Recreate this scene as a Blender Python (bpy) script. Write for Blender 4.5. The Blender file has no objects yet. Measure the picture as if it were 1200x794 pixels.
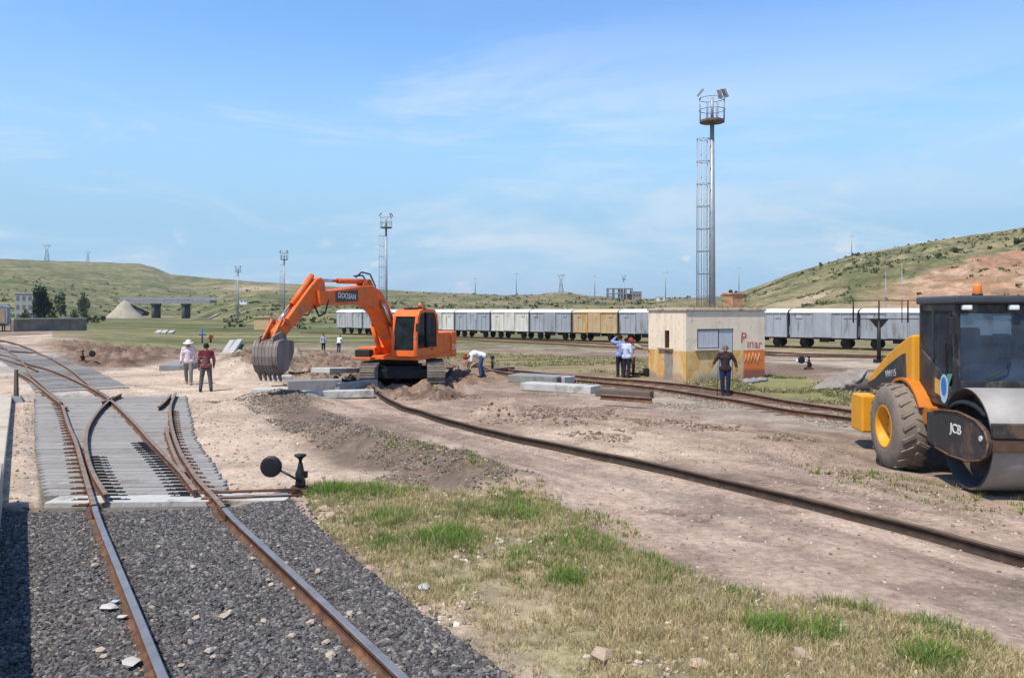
import bpy, bmesh, math, random
import numpy as np
from mathutils import Vector, Matrix, Euler
R = math.radians
random.seed(7); rng = np.random.default_rng(7)
S = bpy.context.scene; COL = S.collection

# ---------------------------------------------------------------- camera, sky, sun, exposure
CAM_H = 2.85; FPX = 915.0; HOR = 365.0
cam = bpy.data.cameras.new('camera'); cam_o = bpy.data.objects.new('camera', cam); COL.objects.link(cam_o)
cam_o.location = (0, 0, CAM_H); cam_o.rotation_euler = (R(90), 0, 0)
cam.sensor_width = 36; cam.lens = FPX / 1200 * 36; cam.shift_y = -(397 - HOR) / 1200
cam.clip_start = 0.05; cam.clip_end = 20000
S.camera = cam_o

SUN_EL = 61.0; SUN_AZ = math.degrees(math.atan2(-0.64, -0.77))   # azimuth from +Y towards +X
W = bpy.data.worlds.new('World'); S.world = W; W.use_nodes = True
def build_world():
    nt = W.node_tree; nt.nodes.clear(); N = nt.nodes.new; L = nt.links.new
    out = N('ShaderNodeOutputWorld'); bg = N('ShaderNodeBackground'); bg.inputs['Strength'].default_value = 0.15
    sky = N('ShaderNodeTexSky'); sky.sky_type = 'NISHITA'; sky.sun_disc = False
    sky.sun_elevation = R(SUN_EL); sky.sun_rotation = R(SUN_AZ); sky.altitude = 900
    sky.air_density = 1.0; sky.dust_density = 0.25; sky.ozone_density = 3.2
    tc = N('ShaderNodeTexCoord')
    hs = N('ShaderNodeHueSaturation'); hs.inputs['Saturation'].default_value = 1.12; hs.inputs['Value'].default_value = 1.32
    L(sky.outputs[0], hs.inputs['Color'])
    sep = N('ShaderNodeSeparateXYZ'); L(tc.outputs['Generated'], sep.inputs[0])
    def noise(scale, mscale, loc, det, rough=0.6, dist=0.0):
        mp = N('ShaderNodeMapping'); mp.inputs['Scale'].default_value = mscale; mp.inputs['Location'].default_value = loc
        L(tc.outputs['Generated'], mp.inputs[0])
        n = N('ShaderNodeTexNoise'); n.inputs['Scale'].default_value = scale; n.inputs['Detail'].default_value = det
        n.inputs['Roughness'].default_value = rough; n.inputs['Distortion'].default_value = dist
        L(mp.outputs[0], n.inputs['Vector']); return n.outputs['Fac']
    def ramp(src, a, b, smooth=True):
        m = N('ShaderNodeMapRange'); m.interpolation_type = 'SMOOTHSTEP' if smooth else 'LINEAR'
        m.inputs[1].default_value = a; m.inputs[2].default_value = b; L(src, m.inputs[0]); return m.outputs[0]
    def mul(a, b):
        m = N('ShaderNodeMath'); m.operation = 'MULTIPLY'
        for i, s in enumerate((a, b)):
            if isinstance(s, (int, float)): m.inputs[i].default_value = s
            else: L(s, m.inputs[i])
        return m.outputs[0]
    def mixc(fac, a, col):
        m = N('ShaderNodeMix'); m.data_type = 'RGBA'
        L(fac, m.inputs['Factor']); L(a, m.inputs['A']); m.inputs['B'].default_value = col; return m.outputs['Result']
    # thin high cirrus veil: streaky, thicker at middle heights and to the left
    veil = ramp(noise(1.6, (1, 1, 5.5), (3.1, 0.2, 0.4), 7, 0.62, 0.6), 0.40, 0.62)
    band = mul(ramp(sep.outputs['Z'], 0.40, 0.20), ramp(sep.outputs['X'], 1.0, -0.55))
    wisps = ramp(noise(4.2, (1, 1, 3.0), (0.3, 1.2, 2.4), 8, 0.65, 1.2), 0.50, 0.74)
    c = mixc(mul(ramp(sep.outputs['Z'], 0.35, 0.09), 0.97), hs.outputs[0], (1.98, 3.33, 4.52, 1))   # thin summer haze veil towards the horizon
    c = mixc(mul(veil, mul(band, 0.95)), c, (3.95, 4.5, 5.0, 1))
    c = mixc(mul(wisps, mul(ramp(sep.outputs['Z'], 0.30, 0.16), 0.6)), c, (3.7, 4.25, 4.75, 1))
    # small fair weather cumulus low over the horizon
    puff = ramp(noise(15, (1, 1, 1.9), (1.35, 0.1, 0.6), 6, 0.55, 0.2), 0.575, 0.67)
    low = mul(ramp(sep.outputs['Z'], 0.105, 0.06), ramp(sep.outputs['Z'], 0.015, 0.04))
    c = mixc(mul(mul(puff, low), 0.8), c, (4.4, 4.6, 4.8, 1))
    L(c, bg.inputs['Color']); L(bg.outputs[0], out.inputs['Surface'])
build_world()
sun = bpy.data.lights.new('sun', 'SUN'); sun.energy = 4.3; sun.angle = R(0.53); sun.color = (1.0, 0.91, 0.765)
sun_o = bpy.data.objects.new('sun', sun); COL.objects.link(sun_o); sun_o.location = (-30, -30, 60)
_a = R(SUN_AZ); _e = R(SUN_EL)
SUN_DIR = Vector((math.sin(_a) * math.cos(_e), math.cos(_a) * math.cos(_e), math.sin(_e)))
sun_o.rotation_euler = (-SUN_DIR).to_track_quat('-Z', 'Y').to_euler()
S.view_settings.view_transform = 'Standard'; S.view_settings.look = 'None'
S.view_settings.exposure = 0.36; S.view_settings.gamma = 1.0
S.view_settings.use_curve_mapping = False
S.render.engine = 'CYCLES'; S.cycles.max_bounces = 6; S.cycles.transparent_max_bounces = 12

# ---------------------------------------------------------------- helpers
def P(x, y, z=0.0):
    """point at height z that the survey of the photograph puts at image position x, y"""
    Y = FPX * (CAM_H - z) / (y - HOR); return Vector(((x - 600) / FPX * Y, Y, z))
def AT(x, Y, z=0.0): return Vector(((x - 600) / FPX * Y, Y, z))
def ZY(y, Y): return CAM_H - (y - HOR) / FPX * Y
def smooth(a):
    a = np.clip(a, 0, 1); return a * a * (3 - 2 * a)

_perm = rng.permutation(4096)
def _hash(i, j): return _perm[(_perm[i & 4095] + j) & 4095] / 4095.0
def vnoise(x, y):
    x = np.asarray(x, float); y = np.asarray(y, float)
    i = np.floor(x).astype(np.int64); j = np.floor(y).astype(np.int64)
    fx = x - i; fy = y - j; fx = fx * fx * (3 - 2 * fx); fy = fy * fy * (3 - 2 * fy)
    a = _hash(i, j); b = _hash(i + 1, j); c = _hash(i, j + 1); d = _hash(i + 1, j + 1)
    return (a + (b - a) * fx) * (1 - fy) + (c + (d - c) * fx) * fy
def fbm(x, y, oct=4, gain=0.5):
    s = 0; a = 1; t = 0
    for k in range(oct):
        s = s + a * vnoise(x * 2 ** k + 17.3 * k, y * 2 ** k + 9.1 * k); t += a; a *= gain
    return s / t                                    # 0..1
def sdf_poly(X, Y, poly):
    """signed distance (positive inside) of points to a polygon in the ground plane"""
    p = np.array(poly, float); n = len(p)
    d = np.full(X.shape, 1e18); ins = np.zeros(X.shape, bool)
    for k in range(n):
        ax, ay = p[k]; bx, by = p[(k + 1) % n]
        ex, ey = bx - ax, by - ay
        t = np.clip(((X - ax) * ex + (Y - ay) * ey) / (ex * ex + ey * ey + 1e-12), 0, 1)
        d = np.minimum(d, (X - ax - t * ex) ** 2 + (Y - ay - t * ey) ** 2)
        cond = (ay > Y) != (by > Y)
        xi = ax + (Y - ay) / ((by - ay) if abs(by - ay) > 1e-9 else 1e-9) * ex
        ins ^= cond & (X < xi)
    d = np.sqrt(d); return np.where(ins, d, -d)
def gpoly(pix): return [tuple(P(x, y))[:2] for x, y in pix]
def sdf_line(X, Y, pts):
    d = np.full(X.shape, 1e18)
    for (ax, ay), (bx, by) in zip(pts[:-1], pts[1:]):
        ex, ey = bx - ax, by - ay
        t = np.clip(((X - ax) * ex + (Y - ay) * ey) / (ex * ex + ey * ey + 1e-12), 0, 1)
        d = np.minimum(d, (X - ax - t * ex) ** 2 + (Y - ay - t * ey) ** 2)
    return np.sqrt(d)
def gline(pix): return [tuple(P(x, y))[:2] for x, y in pix]

# ---------------------------------------------------------------- materials
MATS = {}
def mat(name, color, rough=0.7, metal=0.0, var=0.25, scale=3.0, bump=0.0, bscale=30.0, dirt=None, dirt_amt=0.0, dscale=2.0, streak=1.0, spec=0.4, coat=0.0, orand=0.0):
    """weathered procedural surface: colour varied by noise, patches of dirt, fine bump"""
    if name in MATS: return MATS[name]
    m = bpy.data.materials.new(name); MATS[name] = m; m.use_nodes = True
    nt = m.node_tree; N = nt.nodes.new; L = nt.links.new; b = nt.nodes['Principled BSDF']
    b.inputs['Roughness'].default_value = rough; b.inputs['Metallic'].default_value = metal
    b.inputs['Specular IOR Level'].default_value = spec if rough < .7 else .12; b.inputs['Coat Weight'].default_value = coat
    tc = N('ShaderNodeTexCoord'); mp = N('ShaderNodeMapping'); mp.inputs['Scale'].default_value = (1, 1, 1 / streak)
    L(tc.outputs['Object'], mp.inputs[0])
    n = N('ShaderNodeTexNoise'); n.inputs['Scale'].default_value = scale; n.inputs['Detail'].default_value = 6; n.inputs['Roughness'].default_value = 0.62
    L(mp.outputs[0], n.inputs['Vector'])
    mr = N('ShaderNodeMapRange'); mr.inputs[1].default_value = 0.25; mr.inputs[2].default_value = 0.75
    mr.inputs[3].default_value = 1 - var; mr.inputs[4].default_value = 1 + var; L(n.outputs['Fac'], mr.inputs[0])
    mx = N('ShaderNodeMix'); mx.data_type = 'RGBA'; mx.blend_type = 'MULTIPLY'; mx.inputs['Factor'].default_value = 1
    mx.inputs['A'].default_value = (*color, 1); L(mr.outputs[0], mx.inputs['B']); cur = mx.outputs['Result']
    if orand:                                      # every piece has weathered a little differently
        oi = N('ShaderNodeObjectInfo'); r0 = N('ShaderNodeMapRange'); r0.inputs[3].default_value = 1 - orand; r0.inputs[4].default_value = 1 + orand; L(oi.outputs['Random'], r0.inputs[0])
        m0 = N('ShaderNodeMix'); m0.data_type = 'RGBA'; m0.blend_type = 'MULTIPLY'; m0.inputs['Factor'].default_value = 1; L(cur, m0.inputs['A']); L(r0.outputs[0], m0.inputs['B']); cur = m0.outputs['Result']
        ad = N('ShaderNodeVectorMath'); ad.operation = 'ADD'; sc = N('ShaderNodeVectorMath'); sc.operation = 'SCALE'; sc.inputs['Scale'].default_value = 40; cx = N('ShaderNodeCombineXYZ')
        for i_ in range(3): L(oi.outputs['Random'], cx.inputs[i_])
        L(cx.outputs[0], sc.inputs[0]); L(mp.outputs[0], ad.inputs[0]); L(sc.outputs[0], ad.inputs[1]); L(ad.outputs[0], n.inputs['Vector'])
    if dirt is not None:
        n2 = N('ShaderNodeTexNoise'); n2.inputs['Scale'].default_value = dscale; n2.inputs['Detail'].default_value = 8; n2.inputs['Roughness'].default_value = 0.68
        L(ad.outputs[0] if orand else mp.outputs[0], n2.inputs['Vector'])
        m2 = N('ShaderNodeMapRange'); m2.interpolation_type = 'SMOOTHSTEP'
        m2.inputs[1].default_value = 0.66 - dirt_amt * 0.35; m2.inputs[2].default_value = 0.78 - dirt_amt * 0.2; L(n2.outputs['Fac'], m2.inputs[0])
        d = N('ShaderNodeMix'); d.data_type = 'RGBA'; L(m2.outputs[0], d.inputs['Factor']); L(cur, d.inputs['A']); d.inputs['B'].default_value = (*dirt, 1)
        cur = d.outputs['Result']
    L(cur, b.inputs['Base Color'])
    if bump:
        n3 = N('ShaderNodeTexNoise'); n3.inputs['Scale'].default_value = bscale; n3.inputs['Detail'].default_value = 5
        L(tc.outputs['Object'], n3.inputs['Vector'])
        bp = N('ShaderNodeBump'); bp.inputs['Strength'].default_value = bump; bp.inputs['Distance'].default_value = 0.02
        L(n3.outputs['Fac'], bp.inputs['Height']); L(bp.outputs[0], b.inputs['Normal'])
    return m
def vcol_mat(name, rough=0.9, fine=0.25, fscale=20.0, bump=0.0, bscale=20.0, bdist=0.03, mottle=0.0):
    """surface whose base colour is the mesh's own colour attribute, broken up by fine noise"""
    m = bpy.data.materials.new(name); m.use_nodes = True; nt = m.node_tree; N = nt.nodes.new; L = nt.links.new
    b = nt.nodes['Principled BSDF']; b.inputs['Roughness'].default_value = rough; b.inputs['Specular IOR Level'].default_value = 0.03
    at = N('ShaderNodeAttribute'); at.attribute_name = 'Col'
    tc = N('ShaderNodeTexCoord')
    n = N('ShaderNodeTexNoise'); n.inputs['Scale'].default_value = fscale; n.inputs['Detail'].default_value = 8; n.inputs['Roughness'].default_value = 0.7
    L(tc.outputs['Object'], n.inputs['Vector'])
    mr = N('ShaderNodeMapRange'); mr.inputs[1].default_value = 0.28; mr.inputs[2].default_value = 0.72; mr.inputs[3].default_value = 1 - fine; mr.inputs[4].default_value = 1 + fine
    L(n.outputs['Fac'], mr.inputs[0])
    mx = N('ShaderNodeMix'); mx.data_type = 'RGBA'; mx.blend_type = 'MULTIPLY'; mx.inputs['Factor'].default_value = 1
    L(at.outputs['Color'], mx.inputs['A']); L(mr.outputs[0], mx.inputs['B']); cur = mx.outputs['Result']
    if mottle:                                     # broad mottling of the land
        for sc_, amt in ((.22, mottle), (1.3, mottle * .7)):
            n2 = N('ShaderNodeTexNoise'); n2.inputs['Scale'].default_value = sc_; n2.inputs['Detail'].default_value = 9; n2.inputs['Roughness'].default_value = 0.68
            L(tc.outputs['Object'], n2.inputs['Vector']); r2 = N('ShaderNodeMapRange'); r2.inputs[1].default_value = .3; r2.inputs[2].default_value = .7; r2.inputs[3].default_value = 1 - amt; r2.inputs[4].default_value = 1 + amt
            L(n2.outputs['Fac'], r2.inputs[0]); m2 = N('ShaderNodeMix'); m2.data_type = 'RGBA'; m2.blend_type = 'MULTIPLY'; m2.inputs['Factor'].default_value = 1; L(cur, m2.inputs['A']); L(r2.outputs[0], m2.inputs['B']); cur = m2.outputs['Result']
    L(cur, b.inputs['Base Color'])
    if bump:
        n3 = N('ShaderNodeTexNoise'); n3.inputs['Scale'].default_value = bscale; n3.inputs['Detail'].default_value = 7; n3.inputs['Roughness'].default_value = 0.65
        L(tc.outputs['Object'], n3.inputs['Vector'])
        bp = N('ShaderNodeBump'); bp.inputs['Strength'].default_value = bump; bp.inputs['Distance'].default_value = bdist
        L(n3.outputs['Fac'], bp.inputs['Height']); L(bp.outputs[0], b.inputs['Normal'])
    return m
def glass_mat(name, tint, gloss=0.12, opacity=0.3, dust_sheen=(0.30, 0.28, 0.25)):
    if name in MATS: return MATS[name]
    m = bpy.data.materials.new(name); MATS[name] = m; m.use_nodes = True; nt = m.node_tree; nt.nodes.clear(); N = nt.nodes.new; L = nt.links.new
    out = N('ShaderNodeOutputMaterial'); tr = N('ShaderNodeBsdfTransparent'); tr.inputs[0].default_value = (*tint, 1)
    gl = N('ShaderNodeBsdfGlossy'); gl.inputs['Roughness'].default_value = 0.04
    df = N('ShaderNodeBsdfDiffuse'); df.inputs[0].default_value = (*dust_sheen, 1)  # dust film that also paints reflected brightness into the glass
    lw = N('ShaderNodeLayerWeight'); lw.inputs['Blend'].default_value = gloss
    nz = N('ShaderNodeTexNoise'); nz.inputs['Scale'].default_value = 3
    mr = N('ShaderNodeMapRange'); mr.inputs[3].default_value = 0; mr.inputs[4].default_value = opacity; L(nz.outputs['Fac'], mr.inputs[0])
    m1 = N('ShaderNodeMixShader'); L(mr.outputs[0], m1.inputs[0]); L(tr.outputs[0], m1.inputs[1]); L(df.outputs[0], m1.inputs[2])
    m2 = N('ShaderNodeMixShader'); L(lw.outputs['Fresnel'], m2.inputs[0]); L(m1.outputs[0], m2.inputs[1]); L(gl.outputs[0], m2.inputs[2])
    L(m2.outputs[0], out.inputs['Surface']); return m

# ---------------------------------------------------------------- mesh building
class MB:
    def __init__(s): s.v = []; s.f = []; s.mi = []; s.sm = []
    def add(s, vs, fs, mi=0, sm=False, M=None):
        o = len(s.v)
        s.v += [tuple(M @ Vector(p)) if M is not None else tuple(p) for p in vs]
        for f in fs: s.f.append(tuple(i + o for i in f)); s.mi.append(mi); s.sm.append(sm)
        return s
    def box(s, c, size, rot=None, mi=0, M=None, taper=1.0):
        hx, hy, hz = (a / 2 for a in size); t = taper
        vs = [(-hx, -hy, -hz), (hx, -hy, -hz), (hx, hy, -hz), (-hx, hy, -hz), (-hx * t, -hy * t, hz), (hx * t, -hy * t, hz), (hx * t, hy * t, hz), (-hx * t, hy * t, hz)]
        m = Matrix.Translation(c) @ (Euler(rot).to_matrix().to_4x4() if rot else Matrix())
        if M is not None: m = M @ m
        return s.add(vs, [(0, 3, 2, 1), (4, 5, 6, 7), (0, 1, 5, 4), (1, 2, 6, 5), (2, 3, 7, 6), (3, 0, 4, 7)], mi, False, m)
    def span(s, a, b, mi=0, M=None):
        return s.box([(p + q) / 2 for p, q in zip(a, b)], [abs(q - p) for p, q in zip(a, b)], None, mi, M)
    def cyl(s, p0, p1, r0, r1=None, n=12, mi=0, sm=True, cap=True):
        p0 = Vector(p0); p1 = Vector(p1); r1 = r0 if r1 is None else r1; d = (p1 - p0)
        q = d.to_track_quat('Z', 'Y').to_matrix(); vs = []
        for k in range(n):
            a = 2 * math.pi * k / n; e = q @ Vector((math.cos(a), math.sin(a), 0)); vs.append(p0 + e * r0); vs.append(p1 + e * r1)
        fs = [(2 * k, 2 * ((k + 1) % n), 2 * ((k + 1) % n) + 1, 2 * k + 1) for k in range(n)]
        s.add(vs, fs, mi, sm)
        if cap: s.add(vs, [tuple(2 * k for k in reversed(range(n))), tuple(2 * k + 1 for k in range(n))], mi, False)
        return s
    def tube(s, pts, r, n=6, mi=0, rs=None):
        for k in range(len(pts) - 1):
            a = rs[k] if rs else r; b = rs[k + 1] if rs else r
            s.capsule(pts[k], pts[k + 1], a, b, n, 2, mi)
        return s
    def capsule(s, p0, p1, r0, r1=None, n=10, h=3, mi=0):
        p0 = Vector(p0); p1 = Vector(p1); r1 = r0 if r1 is None else r1; d = p1 - p0
        if d.length < 1e-6: d = Vector((0, 0, 1e-4)); p1 = p0 + d
        q = d.to_track_quat('Z', 'Y').to_matrix(); u = d.normalized(); rings = []
        for k in range(1, h + 1):
            a = math.pi / 2 * (1 - k / h) ; rings.append((p0 - u * r0 * math.sin(a), r0 * math.cos(a)))
        for k in range(0, h):
            a = math.pi / 2 * k / h; rings.append((p1 + u * r1 * math.sin(a), r1 * math.cos(a)))
        vs = [p0 - u * r0]; 
        for c, r in rings:
            for k in range(n):
                a = 2 * math.pi * k / n; vs.append(c + q @ Vector((math.cos(a) * r, math.sin(a) * r, 0)))
        vs.append(p1 + u * r1); fs = []; m = len(rings)
        for k in range(n): fs.append((0, 1 + (k + 1) % n, 1 + k))
        for j in range(m - 1):
            for k in range(n):
                a = 1 + j * n + k; b = 1 + j * n + (k + 1) % n; fs.append((a, b, b + n, a + n))
        e = 1 + (m - 1) * n
        for k in range(n): fs.append((e + k, e + (k + 1) % n, len(vs) - 1))
        return s.add(vs, fs, mi, True)
    def ball(s, c, r, seg=12, ring=8, mi=0, M=None):
        rx, ry, rz = (r, r, r) if isinstance(r, (int, float)) else r
        vs = [(c[0], c[1], c[2] - rz)]
        for j in range(1, ring):
            a = math.pi * j / ring - math.pi / 2
            for k in range(seg):
                b = 2 * math.pi * k / seg; vs.append((c[0] + rx * math.cos(a) * math.cos(b), c[1] + ry * math.cos(a) * math.sin(b), c[2] + rz * math.sin(a)))
        vs.append((c[0], c[1], c[2] + rz)); fs = []
        for k in range(seg): fs.append((0, 1 + (k + 1) % seg, 1 + k))
        for j in range(ring - 2):
            for k in range(seg):
                a = 1 + j * seg + k; b = 1 + j * seg + (k + 1) % seg; fs.append((a, b, b + seg, a + seg))
        e = 1 + (ring - 2) * seg
        for k in range(seg): fs.append((e + k, e + (k + 1) % seg, len(vs) - 1))
        return s.add(vs, fs, mi, True, M)
    def prism(s, poly, d0, d1, fn, mi=0, sm=False):
        """extrude a 2-D outline from depth d0 to d1; fn(u, v, d) gives the 3-D point"""
        n = len(poly); vs = [fn(u, v, d0) for u, v in poly] + [fn(u, v, d1) for u, v in poly]
        area = sum(poly[k][0] * poly[(k + 1) % n][1] - poly[(k + 1) % n][0] * poly[k][1] for k in range(n))
        fs = [tuple(range(n)), tuple(reversed(range(n, 2 * n)))]
        s.add(vs, fs, mi, False)
        s.add(vs, [(k, k + n, (k + 1) % n + n, (k + 1) % n) for k in range(n)], mi, sm); return s
    def lathe(s, prof, c, axis='x', n=24, mi=0, sm=True):
        """revolve (radius, along) pairs about an axis through c"""
        vs = []; m = len(prof)
        for r, a in prof:
            for k in range(n):
                t = 2 * math.pi * k / n; u, w = r * math.cos(t), r * math.sin(t)
                vs.append({'x': (c[0] + a, c[1] + u, c[2] + w), 'y': (c[0] + u, c[1] + a, c[2] + w), 'z': (c[0] + u, c[1] + w, c[2] + a)}[axis])
        fs = []
        for j in range(m - 1):
            for k in range(n): fs.append((j * n + k, j * n + (k + 1) % n, (j + 1) * n + (k + 1) % n, (j + 1) * n + k))
        return s.add(vs, fs, mi, sm)
    def build(s, name, mats, parent=None, bevel=0.0, loc=None, rot=None, fix=True, seg=2):
        me = bpy.data.meshes.new(name); me.from_pydata(s.v, [], s.f)
        mats = mats if isinstance(mats, (list, tuple)) else [mats]
        for m in mats: me.materials.append(m)
        me.polygons.foreach_set('material_index', s.mi); me.polygons.foreach_set('use_smooth', s.sm)
        if fix:
            bm = bmesh.new(); bm.from_mesh(me); bmesh.ops.remove_doubles(bm, verts=bm.verts, dist=1e-5)
            bmesh.ops.recalc_face_normals(bm, faces=bm.faces); bm.to_mesh(me); bm.free()
        me.update()
        o = bpy.data.objects.new(name, me); COL.objects.link(o)
        if parent is not None: o.parent = parent
        if loc is not None: o.location = loc
        if rot is not None: o.rotation_euler = rot
        if bevel:
            b = o.modifiers.new('bevel', 'BEVEL'); b.width = bevel; b.segments = seg; b.limit_method = 'ANGLE'; b.angle_limit = R(35); b.harden_normals = False
        return o
def np_mesh(name, V, F, material, col=None, parent=None, smooth_=False):
    """fast mesh from numpy arrays; F is (n,3) or (n,4); col is per-vertex rgb"""
    me = bpy.data.meshes.new(name); k = F.shape[1]
    me.vertices.add(len(V)); me.vertices.foreach_set('co', np.ascontiguousarray(V, dtype=np.float32).ravel())
    me.loops.add(F.size); me.loops.foreach_set('vertex_index', np.ascontiguousarray(F, dtype=np.int32).ravel())
    me.polygons.add(len(F)); me.polygons.foreach_set('loop_start', np.arange(0, F.size, k, dtype=np.int32))
    me.polygons.foreach_set('loop_total', np.full(len(F), k, dtype=np.int32))
    me.polygons.foreach_set('use_smooth', np.full(len(F), smooth_, dtype=bool))
    me.update(calc_edges=True); me.validate()
    if col is not None:
        a = me.color_attributes.new('Col', 'FLOAT_COLOR', 'POINT')
        a.data.foreach_set('color', np.concatenate([col, np.ones((len(col), 1))], 1).astype(np.float32).ravel())
    me.materials.append(material)
    o = bpy.data.objects.new(name, me); COL.objects.link(o)
    if parent is not None: o.parent = parent
    return o
def tag(o, label, cat, group=None, kind=None):
    o['label'] = label; o['category'] = cat
    if group: o['group'] = group
    if kind: o['kind'] = kind
    return o
def thing(name, label, cat, loc=(0, 0, 0), rz=0.0, group=None):
    o = bpy.data.objects.new(name, None); COL.objects.link(o); o.empty_display_size = 0.3
    o.location = loc; o.rotation_euler = (0, 0, rz); return tag(o, label, cat, group)
def structure(o): o['kind'] = 'structure'; return o
def copy_tree(o, parent=None):
    c = o.copy(); COL.objects.link(c)
    if parent is not None: c.parent = parent
    for ch in list(o.children): copy_tree(ch, c)
    return c
def text_part(name, body, size, material, parent, M, extrude=0.004, squash=1.0):
    """lettering as a mesh part; M places it (text lies in its own XY plane, centred)"""
    cu = bpy.data.curves.new(name, 'FONT'); cu.body = body; cu.size = size; cu.extrude = extrude
    cu.align_x = 'CENTER'; cu.align_y = 'CENTER'; cu.offset = size * 0.012
    t = bpy.data.objects.new(name + '_curve', cu); COL.objects.link(t)
    dg = bpy.context.evaluated_depsgraph_get(); me = bpy.data.meshes.new_from_object(t.evaluated_get(dg))
    bpy.data.objects.remove(t); bpy.data.curves.remove(cu)
    me.transform(M @ Matrix.Diagonal((squash, 1, 1, 1))); me.materials.clear(); me.materials.append(material); me.name = name
    o = bpy.data.objects.new(name, me); COL.objects.link(o); o.parent = parent; return o
# ---------------------------------------------------------------- terrain
SX = np.array([-600, 0, 50, 120, 165, 180, 200, 240, 300, 370, 480, 590, 630, 648, 664, 690, 760, 840, 870, 885, 920, 1000, 1100, 1200, 1700], float)
SE = np.array([70, 62, 60, 58, 56, 52, 44, 40, 35, 31, 24, 19.5, 20, 22.5, 23, 18.5, 15, 17, 24, 29, 43, 67, 84, 98, 135], float)
DX = np.array([-600, 200, 300, 480, 760, 830, 885, 1000, 1700], float)
DR = np.array([1150, 1150, 1000, 850, 620, 480, 380, 340, 320], float)     # depth of the crest
FX = np.array([-600, 20, 140, 228, 300, 480, 760, 900, 1700], float)
DF = np.array([200, 230, 460, 460, 220, 190, 180, 150, 140], float)        # depth of the foot
def hill_s(X, Y):
    t = np.where(Y > 20, X / np.maximum(Y, 20) * FPX + 600, 600); t = np.clip(t, -600, 1700)
    E = np.interp(t, SX, SE); Dr = np.interp(t, DX, DR); Df = np.interp(t, FX, DF)
    s = np.clip((Y - Df) / (Dr - Df), 0, 1)
    return t, E, Dr, Df, s
def base_z(X, Y):
    t, E, Dr, Df, s = hill_s(X, Y)
    drop = -0.95 * smooth((Y - 36) / 36) * smooth((t - 60) / 180)
    zc = CAM_H + E / FPX * Dr
    pw = np.interp(t, [0, 800, 900, 1300], [1.25, 1.2, 0.95, 0.9])
    rough = (fbm(X / 45, Y / 45, 4) - 0.5) * np.interp(t, [0, 850, 950], [7, 4, 5]) * smooth(s * 3) * (1 - 0.85 * smooth((s - .75) * 4))
    rough = rough + (fbm(X / 13, Y / 13, 5, .6) - 0.5) * np.interp(t, [840, 930, 1050], [1.2, 4.0, 6.5]) * smooth(s * 4) * (1 - .8 * smooth((s - .8) * 5))
    return drop + (zc - drop) * s ** pw + rough - np.maximum(Y - Dr, 0) * 0.01
# regions of the yard, outlined on the ground plane
Z_BALLAST = gpoly([(-600, 1400), (-45, 598), (56, 598), (272, 592), (338, 584), (372, 618), (470, 700), (600, 796), (900, 1100)])
Z_GRASS = gpoly([(356, 566), (440, 566), (540, 580), (640, 583), (725, 640), (850, 690), (1010, 716), (1145, 745), (1260, 800), (1500, 1200), (900, 1200), (604, 800), (470, 700), (372, 612)])
Z_SAND1 = gpoly([(212, 468), (300, 470), (352, 520), (372, 545), (452, 558), (430, 572), (345, 580), (275, 590), (262, 570), (226, 520)])
Z_SAND2 = gpoly([(-40, 470), (-40, 425), (100, 428), (165, 428), (215, 410), (285, 400), (300, 404), (262, 420), (330, 448), (330, 470), (215, 474), (130, 470)])
Z_SAND3 = gpoly([(-60, 399), (90, 389), (110, 393), (60, 400), (95, 412), (20, 412), (-60, 412)])
Z_SAND4 = gpoly([(-30, 470), (15, 470), (42, 470), (58, 590), (8, 592), (-60, 600)])
Z_PALE = gpoly([(620, 502), (740, 498), (835, 520), (850, 542), (760, 540), (690, 530)])
Z_ROAD = gpoly([(345, 470), (430, 462), (560, 500), (900, 575), (1300, 665), (1500, 900), (1180, 760), (860, 690), (720, 630), (600, 575), (430, 510)])
Z_ROAD2 = gpoly([(470, 470), (640, 462), (780, 480), (1000, 540), (1300, 600), (1300, 660), (900, 570), (640, 515)])
Z_GRAVEL = gpoly([(640, 462), (780, 458), (1020, 488), (1020, 512), (900, 500), (760, 474)])
Z_GREEN1 = gpoly([(425, 399), (600, 402), (760, 410), (762, 442), (700, 438), (640, 432), (540, 424), (510, 418), (425, 409)])
Z_GREEN2 = gpoly([(95, 391), (250, 386), (330, 388), (330, 394), (250, 395), (130, 402)])
Z_GREEN3 = gpoly([(800, 450), (900, 438), (960, 445), (1030, 462), (1040, 480), (960, 472), (870, 458)])
Z_GREEN4 = gpoly([(620, 450), (700, 447), (700, 455), (640, 458)])
Z_BERM = gpoly([(240, 470), (330, 464), (440, 500), (560, 535), (625, 570), (560, 582), (440, 562), (360, 520), (290, 480)])
Z_DIRT = gpoly([(270, 400), (560, 408), (600, 425), (560, 470), (470, 470), (330, 450), (262, 425)])
Z_YARD1 = [tuple(P(x, y, -.9))[:2] for x, y in [(425, 391), (600, 395), (760, 402), (900, 408.5), (1080, 417), (1300, 428), (1300, 412), (900, 398), (600, 386), (425, 384)]]
Z_YARD2 = [tuple(P(x, y, -.6))[:2] for x, y in [(898, 417), (1000, 422), (1100, 428), (1100, 447), (1010, 446), (960, 438), (898, 430)]]
Z_YARD3 = [tuple(P(x, y, -.8))[:2] for x, y in [(560, 400), (760, 410), (900, 416), (1090, 424), (1090, 430), (900, 421), (760, 414), (560, 404)]]
Z_DIRT2 = gpoly([(50, 402), (120, 397), (230, 399), (300, 400), (250, 408), (215, 412), (165, 429), (95, 431), (70, 418)])
L_BERM1 = gline([(235, 478), (330, 470), (350, 475)])
L_BERM2 = gline([(385, 510), (450, 528), (520, 545), (600, 572)])
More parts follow.
